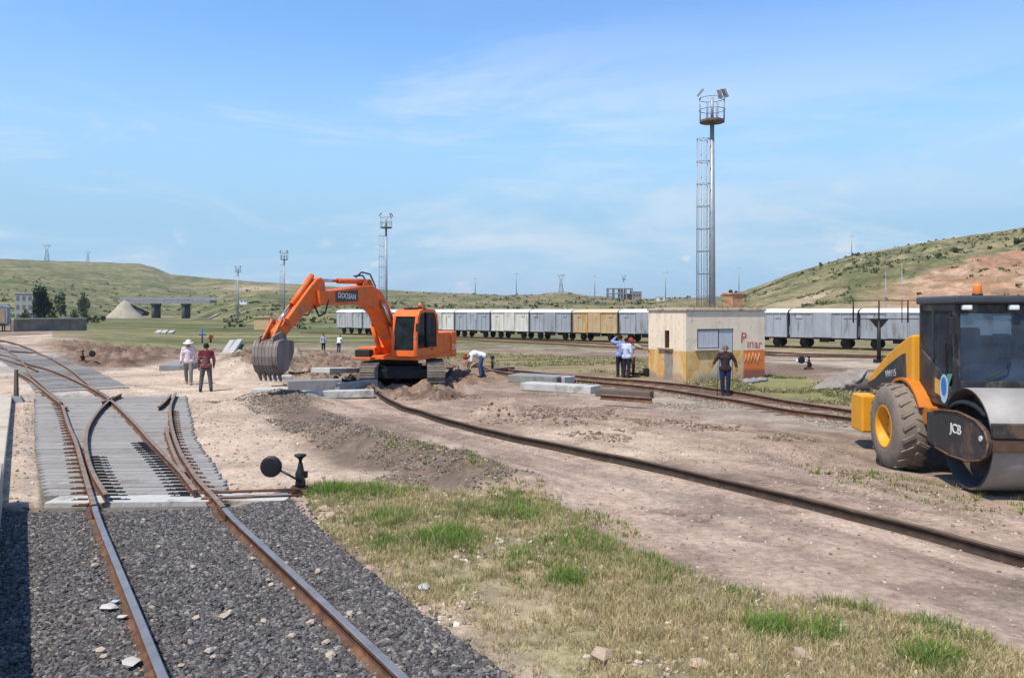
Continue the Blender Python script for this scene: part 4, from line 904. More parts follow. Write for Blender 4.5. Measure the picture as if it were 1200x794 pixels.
# ---------------------------------------------------------------- pylons and poles on the skyline
def pylon(x, ytop, label, H=None, Y=None):
    t_, E, Dr, Df, s_ = hill_s(np.array([AT(x, 800).x]), np.array([800.0])); Y = Y or float(Dr[0]) * .985
    p = AT(x, Y); p.z = gz(p.x, p.y); H = ZY(ytop, Y) - p.z
    t = thing('power_pylon', label, 'pylon', p, .2, 'power line pylons on the skyline'); w = H * .12; r = H * .009
    b = MB(); L_ = [[(sx * w * (1 - .62 * q), sy * w * (1 - .62 * q), H * .72 * q) for q in np.linspace(0, 1, 6)] for sx, sy in ((-1, -1), (1, -1), (1, 1), (-1, 1))]
    for i in range(4):
        for k in range(5):
            b.cyl(L_[i][k], L_[i][k + 1], r, None, 4); b.cyl(L_[i][k], L_[(i + 1) % 4][k + 1], r * .7, None, 4); b.cyl(L_[(i + 1) % 4][k], L_[i][k + 1], r * .7, None, 4)
    b.build('tower', M_STEEL, t)
    a = MB()
    for sx in (-1, 1): a.cyl((sx * w * .3, 0, H * .7), (sx * w * 1.5, 0, H), r * 1.3, None, 4); a.cyl((sx * w * .4, 0, H * .72), (sx * w * .6, 0, H * .93), r, None, 4)
    a.cyl((-w * 2.0, 0, H * .96), (w * 2.0, 0, H * .96), r * 1.5, None, 4); a.cyl((-w * 1.6, 0, H), (w * 1.6, 0, H), r * 1.2, None, 4); a.build('crossarm', M_STEEL, t)
pylon(55, 287, 'lattice power pylon on the crest of the left plateau, the larger one'); pylon(103, 295, 'smaller faint lattice pylon on the left plateau'); pylon(657.5, 322, 'lattice pylon on the low knoll above the wagons')
def pole(x, ytop, label, Y=None):
    t_, E, Dr, Df, s_ = hill_s(np.array([AT(x, 600).x]), np.array([600.0])); Y = Y or float(Dr[0]) * .97
    p = AT(x, Y); p.z = gz(p.x, p.y); H = ZY(ytop, Y) - p.z; t = thing('utility_pole', label, 'pole', p, .1, 'thin poles on the skyline'); r = Y * .00042
    MB().cyl((0, 0, 0), (0, 0, H), r * 1.3, r * .9, 6).build('pole', M_STEEL, t); MB().cyl((-H * .09, 0, H * .93), (H * .09, 0, H * .93), r * .8, None, 4).build('crossarm', M_STEEL, t)
for x, y, l in [(557, 325, 'thin pole on the skyline right of the excavator'), (605, 319, 'thin pole on the skyline left of the knoll'), (780, 317, 'thin pole right of the unfinished building'), (866, 312, 'thin pole just right of the tallest mast'), (998, 275, 'thin pole on the slope of the right hill'), (697, 322, 'thin pole between the knoll and the unfinished building')]: pole(x, y, l)
for x, yb, yt, l in [(1057, 372, 308, 'thin pole before the quarry cut, left one'), (1038, 372, 318, 'thin pole before the quarry cut, beside the crossbar frame')]:
    Yp = 120; p = AT(x, Yp); p.z = gz(p.x, p.y); H = ZY(yt, Yp) - p.z
    tag(MB().cyl((0, 0, 0), (0, 0, H), .06, .04, 6).build('utility_pole', M_STEEL, None, 0, p), l, 'pole', 'thin poles on the skyline')
# ---------------------------------------------------------------- crossbar frame on a dark post
def gantry():
    p = G(1030, 425); Y = p.y; k = Y / FPX; t = thing('crossbar_post', 'dark iron post with a bracket and two long thin crossbars, before the wagons', 'post', p)
    H = ZY(352, Y) - p.z; zb = ZY(376, Y) - p.z
    MB().cyl((0, 0, -.1), (0, 0, zb), .13, .10, 8).box((0, 0, .1), (.5, .4, .25)).build('post', M_DARK, t)
    MB().add([(-.55, -.05, zb + .1), (.55, -.05, zb + .1), (.14, -.05, zb - .38), (-.14, -.05, zb - .38), (-.55, .05, zb + .1), (.55, .05, zb + .1), (.14, .05, zb - .38), (-.14, .05, zb - .38)], [(0, 1, 2, 3), (4, 5, 6, 7), (0, 1, 5, 4), (1, 2, 6, 5), (2, 3, 7, 6), (3, 0, 4, 7)]).build('bracket', M_DARK, t)
    b = MB(); x0, x1 = -35 * k, 47 * k
    b.cyl((x0, 0, H), (x1, 0, H), .025, None, 5).cyl((x0, 0, zb + .12), (x1, 0, zb + .12), .025, None, 5).cyl((0, 0, zb), (0, 0, H), .05, None, 6)
    for xx in (-30, 27, 34): b.cyl((xx * k, 0, zb - .1), (xx * k, 0, H), .05 if xx != 27 else .03, None, 6)
    b.build('crossbars', M_DARK, t)
gantry()
# ---------------------------------------------------------------- road bridge and far left
def bridge():
    Y = 430; a = AT(146, Y); b = AT(250, Y); t = thing('road_bridge', 'concrete road bridge on piers crossing the plain at the left', 'bridge', ((a.x + b.x) / 2, Y, 0))
    z1, z0 = ZY(350, Y), ZY(355.5, Y); h = (b.x - a.x) / 2
    MB().box((0, 0, (z0 + z1) / 2 - .2), (2 * h, 10, (z1 - z0) * .6)).box((0, -5.1, z0 + .3), (2 * h, .3, .9)).build('deck', M_CONC3, t)
    MB().box((0, -5, z1 + .2), (2 * h, .15, 1.0)).box((0, 5, z1 + .2), (2 * h, .15, 1.0)).build('parapet', M_STEEL, t)
    for x in (183, 218):
        px = AT(x, Y).x - (a.x + b.x) / 2; m = MB()
        for yy in (-3.4, 0, 3.4): m.cyl((px, yy, -3), (px, yy, z0 - .2), .95, None, 12)
        m.box((px, 0, z0 - .5), (2.2, 9, 1.0)).build('pier', mat('dark_pier', (.10, .095, .09), .9), t)
    MB().add([(-h + 1, -4, z0), (-h + 1, 4, z0), (-h + 12, 4, ZY(366, Y)), (-h + 12, -4, ZY(366, Y)), (-h + 1, -4, z0 - 1.6), (-h + 1, 4, z0 - 1.6), (-h + 11, 4, ZY(370, Y)), (-h + 11, -4, ZY(370, Y))], [(0, 1, 2, 3), (4, 5, 6, 7), (0, 1, 5, 4), (1, 2, 6, 5), (2, 3, 7, 6), (3, 0, 4, 7)]).build('abutment', mat('dark_pier', (.10, .095, .09), .9), t)
bridge()
def heap(name, x, Y, hw, H, label, cat, m, sy=1.0, z=None):
    p = AT(x, Y); p.z = gz(p.x, p.y) - .4 if z is None else z; vs = []; fs = []; nr, na = 14, 40
    for j in range(nr):
        for k in range(na):
            a = 2 * math.pi * k / na; r = hw * j / (nr - 1); q = j / (nr - 1)
            jit = .8 + .4 * float(fbm(np.array([math.cos(a) * q * 3 + x]), np.array([math.sin(a) * q * 3 + 5]), 4)[0])
            vs.append((r * math.cos(a) * (.9 + .1 * jit), r * math.sin(a) * sy, H * (1 - q ** 1.05) * jit))
    for j in range(nr - 1):
        for k in range(na): fs.append((j * na + k, j * na + (k + 1) % na, (j + 1) * na + (k + 1) % na, (j + 1) * na + k))
    o = MB().add(vs, fs, 0, True).build(name, m, None, 0, p); return tag(o, label, cat)
M_STONEFILL = mat('pale_fill', (.34, .30, .235), .95, 0, .2, .3, .5, 1.5, (.28, .24, .19), .4, .4)
Yh = 400; heap('gravel_mound', 146, Yh, 9.5, ZY(355, Yh) - gz(AT(146, Yh).x, Yh) + 2.2, 'pale cone of gravel at the left end of the road bridge', 'mound', M_STONEFILL)
def slope_path():
    Y = 405; a = AT(226, Y - 40); b = AT(256, Y + 20); pa = (a.x, a.y, gz(a.x, a.y) + .3); pb = (b.x, b.y, gz(b.x, b.y) + .4)
    vs = []; n = 14
    for k in range(n + 1):
        s = k / n; x = pa[0] + (pb[0] - pa[0]) * s; y = pa[1] + (pb[1] - pa[1]) * s
        for o_ in (-1.6, 1.6): vs.append((x + o_, y, gz(x + o_, y) + .35))
    fs = [(2 * k, 2 * k + 1, 2 * k + 3, 2 * k + 2) for k in range(n)]
    o = MB().add(vs, fs, 0, True).build('path', M_STONEFILL); s = o.modifiers.new('thick', 'SOLIDIFY'); s.thickness = .3; return structure(o)
slope_path()
def low_wall():
    a = G(14, 388.5); b = G(100, 387); d = b - a; t = thing('stone_wall', 'long low weathered stone wall with a pale coping at the far left', 'wall', (a + b) / 2, math.atan2(d.y, d.x)); n = d.length / 2; H = 1.75
    MB().span((-n, -.3, -.4), (n, .3, H)).build('wall', mat('dark_stone_wall', (.20, .17, .14), .95, 0, .45, .8, .5, 4, (.24, .2, .15), .4, .6), t, .03)
    MB().span((-n, -.4, H), (n, .4, H + .22)).build('coping', mat('wall_coping', (.40, .36, .29), .9, 0, .25, 1), t, .02)
low_wall()
def house(x0, x1, yt, yb, Y, label, floors, cols, wallm, cat='building', name='apartment_building', roofm=None):
    a, b = AT(x0, Y), AT(x1, Y); z0 = ZY(yb, Y) if yb < 360 else min(gz(a.x, Y), ZY(yb, Y)); z1 = ZY(yt, Y); w = b.x - a.x; H = z1 - z0; t = thing(name, label, cat, ((a.x + b.x) / 2, Y, z0), .12)
    MB().span((-w / 2, 0, -1), (w / 2, w * .8, H)).build('wall', wallm, t)
    MB().span((-w / 2 - .2, -.2, H), (w / 2 + .2, w * .8 + .2, H + .25)).build('roof', roofm or M_CONC2, t)
    for i in range(floors):
        for j in range(cols):
            x = -w / 2 + w * (j + .5) / cols; z = H * (i + .5) / floors; wn = MB().box((x, -.02, z), (w / cols * .5, .08, H / floors * .5)).build('window', mat('dull_window', (.13, .13, .14), .4), t)
    return t
house(18, 38, 344, 366, 235, 'pale grey apartment house beside the dark trees at the far left', 3, 3, mat('pale_grey_wall', (.30, .30, .29), .9, 0, .1))
house(298, 315, 372, 386, 165, 'plain tan box shaped shed on the grass left of the bucket', 0, 0, mat('tan_shed', (.58, .40, .22), .9, 0, .15, 2), 'shed', 'shed', mat('tan_roof', (.58, .42, .25), .9))
house(281, 289, 351.5, 354.5, 420, 'tiny white building far off right of the bridge', 1, 2, mat('white_wall', (.7, .7, .7), .9, 0, .05), 'building', 'white_building')
house(1200, 1201, 420, 421, 60, '', 0, 0, M_CONC) if False else None
def unfinished():
    Y = 560; a = AT(713, Y); b = AT(741, Y); zg = ZY(350, Y); t = thing('unfinished_building', 'unfinished two storey concrete building shell on the skyline', 'building', ((a.x + b.x) / 2, Y, zg)); w = b.x - a.x; H = ZY(338, Y) - zg
    m = MB()
    for z in (H * .5, H): m.box((0, 4, z), (w + 1, 9, .6))
    m.build('slabs', M_CONC3, t)
    for j in range(5):
        for yy in (0, 8): MB().box((-w / 2 + w * j / 4, yy, H / 2 - .8), (.8, .8, H + 1.6)).build('column', M_CONC3, t)
    MB().box((.5, 3, H * .5), (3.4, 3, H)).build('stair_core', M_CONC2, t); MB().box((w * .36, 5, H * .25), (w * .25, 4, H * .5)).build('infill_wall', mat('chimney_brick', (.40, .22, .13)), t)
    c = AT(746.5, Y); t2 = thing('low_building', 'low concrete building adjoining the unfinished shell on the skyline', 'building', (c.x, Y, zg)); h = ZY(342, Y) - zg; m2 = MB().box((0, 4, h / 2 - .5), (6.8, 8, h + 1)); m2.build('wall', mat('grey_brown_wall', (.25, .22, .20), .9), t2); MB().box((0, 4, h + .15), (7.4, 8.6, .3)).build('roof', M_CONC3, t2)
    for x in (-2, 0, 2): MB().box((x, -.02, h * .5), (1, .1, 1.2)).build('window', mat('dark_glass', (.015, .015, .018), .3), t2)
unfinished()
house(771, 779, 348, 352.5, 520, 'tiny white shed on the skyline right of the unfinished building', 1, 1, mat('white_wall', (.7, .7, .7), .9, 0, .05), 'shed', 'white_shed')

# ---------------------------------------------------------------- trees and shrubs
LEAF = vcol_mat('foliage', .8, .3, 3.0)
def crown_mesh(name, parent, H, rx, z0, nleaf, lsize, base, shape='round'):
    lv = []; cols = []
    n = nleaf; clumps = rng.normal(size=(18, 3)); clumps /= np.linalg.norm(clumps, axis=1)[:, None]; clumps *= rng.uniform(.35, .95, (18, 1))
    ci = rng.integers(0, 18, n); q = clumps[ci] + rng.normal(0, .17, (n, 3))
    if shape == 'cone':
        zz = (q[:, 2] + 1) / 2; k = np.clip(1.25 - zz, .25, 1); q[:, 0] *= k; q[:, 1] *= k
    c = np.stack([q[:, 0] * rx, q[:, 1] * rx, z0 + (q[:, 2] + 1) / 2 * H], 1); c[:, 2] = np.maximum(c[:, 2], .05)
    rot = rand_rot(n); quad = np.array([(-1, -.6, 0), (1, -.6, 0), (1, .6, 0), (-1, .6, 0)]) * lsize
    V = np.einsum('nij,kj->nki', rot, quad) * rng.uniform(.6, 1.3, (n, 1, 1)) + c[:, None]
    tone = rng.uniform(.7, 1.3, 18)[ci]; col = np.array(base)[None] * tone[:, None] * rng.uniform(.75, 1.25, (n, 1))
    F = np.arange(n * 4).reshape(n, 4); return np_mesh(name, V.reshape(-1, 3), F, LEAF, np.repeat(col, 4, 0), parent)
def tree(x, yb, yt, Y, hwpx, label, base, shape='round', name='tree', n=1500, trunk=True, group=None):
    p = AT(x, Y); p.z = max(gz(p.x, p.y), -1e9); zt = ZY(yt, Y); H = zt - p.z; rx = hwpx * Y / FPX
    t = thing(name, label, 'tree' if trunk else 'shrub', p, 0, group)
    crown_mesh('crown' if trunk else 'foliage', t, H * (.9 if trunk else 1.0), rx, H * .1 if trunk else 0, n, rx * .16, base, shape)
    m = MB(); m.tube([(0, 0, -.2), (.05 * rx, 0, H * .3), (0, .05 * rx, H * .7)], .1, 6, 0, [H * .03 + .03, H * .022 + .02, H * .008 + .01])
    for k in range(5):
        a = k * 1.9; m.tube([(0, 0, H * (.25 + .09 * k)), (math.cos(a) * rx * .6, math.sin(a) * rx * .6, H * (.4 + .1 * k))], .05, 5, 0, [H * .012 + .01, H * .004 + .005])
    m.build('trunk' if trunk else 'stem', M_WOOD, t)
tree(43, 368, 333, 226, 6, 'tall dark tree beside the pale house, left one of the pair', (.036, .056, .028), 'round', 'tree', 1500)
tree(52, 368, 334, 228, 6, 'tall dark tree, right one of the pair by the pale house', (.030, .050, .025), 'round', 'tree', 1500)
tree(58, 362, 347, 240, 5, 'low dark tree at the foot of the tall pair', (.03, .055, .025), 'round', 'tree', 700)
tree(71, 355, 339, 300, 7, 'round dark green tree right of the tall pair', (.11, .135, .065), 'round', 'tree', 1200)
tree(98, 355, 344, 320, 6, 'smaller round tree near the plain behind the wall', (.12, .145, .075), 'round', 'tree', 800)
for x, yt, w, l in [(87, 361, 5, 'dark bush behind the right part of the stone wall'), (100, 364, 4, 'small bush right of the dark bush behind the wall'), (62, 364, 8, 'low spreading bush behind the middle of the stone wall'), (30, 364, 6, 'low bush before the pale house')]: tree(x, 370, yt, 190, w, l, (.075, .10, .045), 'round', 'bush', 500, False)
for k, (x, yb, w, l) in enumerate([(1195, 286, 9, 'dark bush high on the right hill at the frame edge'), (1120, 296, 6, 'bush cluster midway up the right hill'), (1042, 312, 3.5, 'dark bush above the quarry cut'), (984, 323, 3.2, 'bush low on the slope of the right hill'), (1004, 300, 3.5, 'bush near the skyline of the right hill, upper one'), (962, 310, 3, 'bush near the skyline of the right hill, lower one'), (940, 321, 3, 'bush at the left toe of the right hill'), (1037, 326, 3, 'small bush at the rim of the quarry cut'), (1100, 302, 6, 'bush left of the cluster on the right hill'), (1160, 292, 4, 'bush between the cluster and the frame edge on the right hill')]):
    # find the depth where the hill surface projects to the bush's foot
    best = min(np.arange(150, 345, 3.0), key=lambda Y_: abs(HOR - (gz(AT(x, Y_).x, Y_) - CAM_H) / Y_ * FPX - yb)); tree(x, yb, yb - w * .95, float(best), w * .75, l, (.080, .100, .048), 'round', 'bush', 350, False, 'bushes on the right hill')
# low scrub over the right hill: too many to count, one object
def scrub():
    n = 2800; x = rng.uniform(860, 1330, n); Yd = rng.uniform(150, 345, n); X = (x - 600) / FPX * Yd; z = gh(X, Yd); yp = HOR - (z - CAM_H) / Yd * FPX
    lim = 330 - (np.clip(x, 1000, 1400) - 1010) * .235; keep = ((yp < lim - 4) | (x < 1000) | (rng.uniform(0, 1, n) < .12)) & (fbm(X / 16, Yd / 16, 4) > .45)
    X, Yd, z = X[keep], Yd[keep], z[keep]; m = len(X); nq = 9; sz = rng.uniform(.25, .85, m) ** 1.6 * 1.15
    c = np.stack([X, Yd, z], 1)[:, None] + rng.normal(0, 1, (m, nq, 3)) * sz[:, None, None] * np.array([.55, .55, .3]) + np.array([0, 0, .25])
    q = np.array([(-1, -.7, 0), (1, -.7, 0), (1, .7, 0), (-1, .7, 0)]); V = np.einsum('nij,kj->nki', rand_rot(m * nq), q).reshape(m, nq, 4, 3) * (sz * .42)[:, None, None, None] + c[:, :, None]
    col = np.array([.095, .108, .050]) * rng.uniform(.7, 1.5, (m, 1, 1)) * rng.uniform(.8, 1.2, (m, nq, 1)); F = np.arange(m * nq * 4).reshape(-1, 4)
    o = np_mesh('hill_scrub', V.reshape(-1, 3), F, LEAF, np.repeat(col.reshape(-1, 3), 4, 0)); tag(o, 'low olive scrub scattered over the slope of the right hill', 'scrub', None, 'stuff')
scrub()
def plain_scrub():
    n = 5000; x = rng.uniform(-80, 860, n); Yd = np.exp(rng.uniform(math.log(170), math.log(800), n)); X = (x - 600) / FPX * Yd; z = gh(X, Yd)
    keep = (fbm(X / 60 + 4, Yd / 12, 4) > .54) & ~((x > 120) & (x < 262) & (Yd < 470)); X, Yd, z = X[keep], Yd[keep], z[keep]; m = len(X); nq = 7; sz = rng.uniform(.3, 1.0, m) ** 1.6 * 2.0
    c = np.stack([X, Yd, z], 1)[:, None] + rng.normal(0, 1, (m, nq, 3)) * sz[:, None, None] * np.array([.6, .6, .25]) + np.array([0, 0, .3])
    q = np.array([(-1, -.7, 0), (1, -.7, 0), (1, .7, 0), (-1, .7, 0)]); V = np.einsum('nij,kj->nki', rand_rot(m * nq), q).reshape(m, nq, 4, 3) * (sz * .40)[:, None, None, None] + c[:, :, None]
    col = np.array([.105, .120, .060]) * rng.uniform(.7, 1.4, (m, 1, 1)) * rng.uniform(.8, 1.2, (m, nq, 1)); F = np.arange(m * nq * 4).reshape(-1, 4)
    o = np_mesh('plain_scrub', V.reshape(-1, 3), F, LEAF, np.repeat(col.reshape(-1, 3), 4, 0)); tag(o, 'low scrub dotted in lines over the far plain and the left plateau', 'scrub', None, 'stuff')
plain_scrub()
# ---------------------------------------------------------------- slabs, chunks and other things lying about
def lying(name, a, b, w, h, m, label, cat, z=0, bev=.02, group=None, tilt=0):
    d = b - a; c = (a + b) / 2; o = MB().box((0, 0, h / 2), (d.length, w, h)).build(name, m, None, bev, (c.x, c.y, gz(c.x, c.y) + z), (0, tilt, math.atan2(d.y, d.x))); return tag(o, label, cat, group)
lying('concrete_beam', P(349, 468), P(438, 466), .42, .24, M_CONC2, 'long pale concrete beam nearest the camera in the stack below the bucket', 'concrete beam', .02)
lying('concrete_beam', P(337, 461), P(400, 459), .5, .42, M_CONC3, 'dark ended concrete beam behind the front beam of the stack', 'concrete beam', .04)
lying('concrete_beam', P(398, 462), P(437, 457), .45, .36, M_CONC, 'shorter greenish grey beam at the right of the stack', 'concrete beam', .02)
lying('concrete_slab', P(375, 452), P(412, 447), .9, .2, M_CONC2, 'slanting pale slab on the back of the beam stack', 'concrete slab', .3, .02, None, .06)
lying('concrete_slab', P(314, 452), P(342, 451), .6, .14, M_CONC2, 'thin pale slab just under the bucket teeth', 'concrete slab', .25)
lying('concrete_slab', P(298, 461), P(340, 461), .8, .22, M_CONC2, 'pale slab at the left end of the beam stack', 'concrete slab', -.02)
lying('concrete_slab', P(603, 446), P(660, 449), 1.1, .3, M_CONC3, 'grey concrete slab lying before the track, farther one', 'concrete slab', 0)
lying('concrete_slab', P(616, 456), P(698, 461), .8, .26, M_CONC2, 'long pale blue grey slab lying before the track, nearer one', 'concrete slab', 0)
lying('concrete_slab', P(655, 448), P(668, 449), .7, .24, M_CONC2, 'small block at the right end of the farther slab', 'concrete slab', .05)
lying('trench_stand_in', P(700, 464), P(764, 467), .5, .22, M_WOOD, 'dark timber standing in for the shade of a trench before the hut track', 'timber', 0)  # added dark block in place of the shadow in a trench
rail([(704, 462), (764, 466)], 'short rusty rail length on the dark trench stand-in before the hut track', M_DULLTOP, .2, .4)
lying('concrete_slab', P(203, 434), P(224, 428), 1.3, .3, M_CONC3, 'grey concrete slab behind the worker in the white shirt', 'concrete slab', 0)
for k, (x0, y0, x1, y1, l) in enumerate([(247, 424, 272, 401, 'long pale concrete beam leading away behind the two walkers, left of three'), (256, 424, 277, 403, 'long pale concrete beam leading away behind the two walkers, middle of three'), (263, 420, 281, 403, 'long pale concrete beam leading away behind the two walkers, right of three')]): lying('concrete_beam', G(x0, y0), G(x1, y1), .55, .35, M_CONC2 if k != 1 else M_CONC3, l, 'concrete beam', .05)
for k, (x0, y0, x1, y1) in enumerate([(183, 391, 190, 388), (190, 391, 197, 388), (198, 391, 205, 388.5)]): lying('concrete_slab', G(x0 + 1, y0), G(x1 - 2.5, y1), .8, .25, M_CONC2, 'small white slab in a row on the grass below the bridge', 'concrete slab', 0, .02, 'white slabs on the grass below the bridge')
p = G(237, 402); t = thing('blue_post', 'short blue post with a crossarm behind the walkers', 'post', p); BLUE = mat('blue_paint', (.02, .07, .22), .6); k_ = p.y / FPX
MB().cyl((0, 0, -.1), (0, 0, 18 * k_), .09, None, 8).build('post', BLUE, t); MB().cyl((-4 * k_, 0, 10 * k_), (4 * k_, 0, 10 * k_), .08, None, 8).build('crossarm', BLUE, t)
p = G(247, 401); t = thing('switch_lamp', 'small red and yellow marker beside the blue post', 'marker', p, .5); k_ = p.y / FPX
MB().cyl((0, 0, -.1), (0, 0, 4 * k_), .12, None, 8).build('post', M_DARK, t); MB().box((0, 0, 6 * k_), (4 * k_, .3, 5 * k_), (0, .5, 0)).build('red_plate', mat('dull_red', (.30, .05, .03), .7), t); MB().box((.2, -.18, 8.5 * k_), (3 * k_, .1, 2 * k_), (0, -.4, 0)).build('yellow_plate', mat('dull_yellow', (.45, .28, .05), .7), t)
def chunk():
    a = P(985, 458); t = thing('broken_slab', 'big tilted broken grey concrete slab on the grass near the roller', 'concrete slab', (a.x, a.y, gz(a.x, a.y) - .05), R(-25)); s = .92
    top = [(-1.15, -.25, .10), (-.2, -.55, .22), (.75, -.5, .62), (1.02, .05, 1.0), (.55, .5, .95), (-.45, .55, .55)]
    bot = [(-1.1, -.2, .0), (-.2, -.5, .0), (.55, -.35, .0), (.8, .1, .25), (.5, .5, .2), (-.45, .55, .0)]; n = 6; vs = [tuple(c * s for c in v) for v in top + bot]
    m = MB().add(vs, [tuple(range(n)), tuple(reversed(range(n, 2 * n)))] + [(k, (k + 1) % n, (k + 1) % n + n, k + n) for k in range(n)]).build('slab', mat('weathered_slab', (.25, .22, .195), .95, 0, .3, 2.5, .8, 6, (.16, .13, .11), .5, 2), t, .05)
    d = m.modifiers.new('sub', 'SUBSURF'); d.subdivision_type = 'SIMPLE'; d.levels = d.render_levels = 4
    tx = bpy.data.textures.new('rough', 'CLOUDS'); tx.noise_scale = .28; dm = m.modifiers.new('disp', 'DISPLACE'); dm.texture = tx; dm.strength = .18
    MB().ball((.62, -.1, .28), (.42, .32, .3)).build('broken_edge', mat('dark_rubble', (.10, .085, .075), .95, 0, .4, 5, .8, 10), t)
chunk()
switch_stand('switch_stand', G(948, 433), R(10), 'small dark switch stand on the gravel behind the broken slab', .9)
p = G(938, 425); tag(MB().ball((0, 0, .12), (.28, .2, .16), 10, 6).ball((.2, .1, .1), (.2, .18, .12), 8, 6).build('white_bag', mat('white_plastic', (.75, .75, .74), .6), None, 0, p), 'crumpled white bag beside the small switch stand', 'bag')
p = G(577, 433); t = thing('track_marker', 'short dark marker post at the end of the rusty track near the bending worker', 'post', p); MB().cyl((0, 0, -.1), (0, 0, .62), .07, .05, 8).build('post', M_DARK, t); MB().box((0, 0, .62), (.2, .12, .14)).build('head', M_DARK, t, .02)
p = G(757, 441); t = thing('switch_box', 'low black switch machine on the ground by the left wall of the hut', 'switch box', p, .2); MB().box((.1, 0, .2), (.4, .3, .34)).build('case', M_DARK, t, .05); MB().cyl((-.1, 0, .1), (-.75, 0, .16), .05, None, 8).build('rod', M_DARK, t)
# litter and pale lumps on the ballast
WH = mat('white_paper', (.45, .45, .44), .8); BL = mat('pale_blue_plastic', (.35, .52, .68), .5)
for k, (x, y, s, m_, l) in enumerate([(128, 712, .13, WH, 'crumpled white paper on the ballast left of the left rail'), (135, 706, .07, BL, 'scrap of pale blue plastic beside the crumpled paper'), (143, 724, .09, WH, 'torn white scrap against the left rail'), (152, 778, .15, mat('grey_cloth', (.42, .41, .38), .9), 'grey crumpled rag lowest on the ballast by the left rail'), (497, 690, .14, mat('grey_blue_rag', (.4, .42, .44), .8), 'pale grey rag at the edge of ballast and grass'), (300, 568, .05, BL, 'tiny blue scrap on the pale sand by the switch rods')]):
    p = P(x, y, .03); v, f = ico(); s *= .72; v = v * rng.uniform(.5, 1.2, (12, 1)) * np.array([s, s * .8, s * .3]); tag(MB().add(v + np.array([0, 0, .02]), [tuple(q) for q in f]).build('litter', m_, None, 0, p), l, 'litter')
PAL = mat('pale_limestone', (.42, .345, .275), .9, 0, .25, 8, .3, 20)
for x, y in [(113, 655), (112, 663), (186, 641), (118, 763), (122, 770), (270, 719), (262, 723), (250, 770), (245, 764), (168, 609), (296, 655), (314, 680), (318, 686), (345, 690), (309, 728), (342, 746), (365, 730), (382, 753), (388, 768), (373, 670), (335, 660), (296, 640), (226, 665), (178, 712), (230, 725), (326, 640), (347, 655), (212, 780), (360, 700), (410, 720)]:
    p = P(x, y, .02); s = random.uniform(.022, .05); v, f = ico(); v = v * (1 + rng.uniform(-.25, .25, (12, 1))) * np.array([s * 1.2, s * .9, s * .6]); o = MB().add(v + np.array([0, 0, s * .3]), [tuple(q) for q in f]).build('stone', PAL, None, 0, p, (0, 0, random.uniform(0, 6)))
    tag(o, 'pale limestone lump lying loose on the dark ballast', 'stone', 'pale lumps on the dark ballast')
# loose lumps at the rim of the grass and before it
for x, y in [(380, 598), (388, 606), (402, 618), (372, 590), (590, 480), (980, 760), (620, 660), (632, 655), (705, 770), (940, 770), (860, 772), (820, 780), (560, 610)]:
    p = G(x, y); s = random.uniform(.05, .10); v, f = ico(); v = v * (1 + rng.uniform(-.25, .25, (12, 1))) * np.array([s * 1.2, s * .9, s * .6]); o = MB().add(v + np.array([0, 0, s * .2]), [tuple(q) for q in f]).build('stone', mat('tan_stone', (.42, .32, .24), .9, 0, .25, 8, .3, 20), None, 0, p, (0, 0, random.uniform(0, 6)))
    tag(o, 'tan stone lying loose on the earth and dry grass', 'stone', 'tan stones on the open ground')
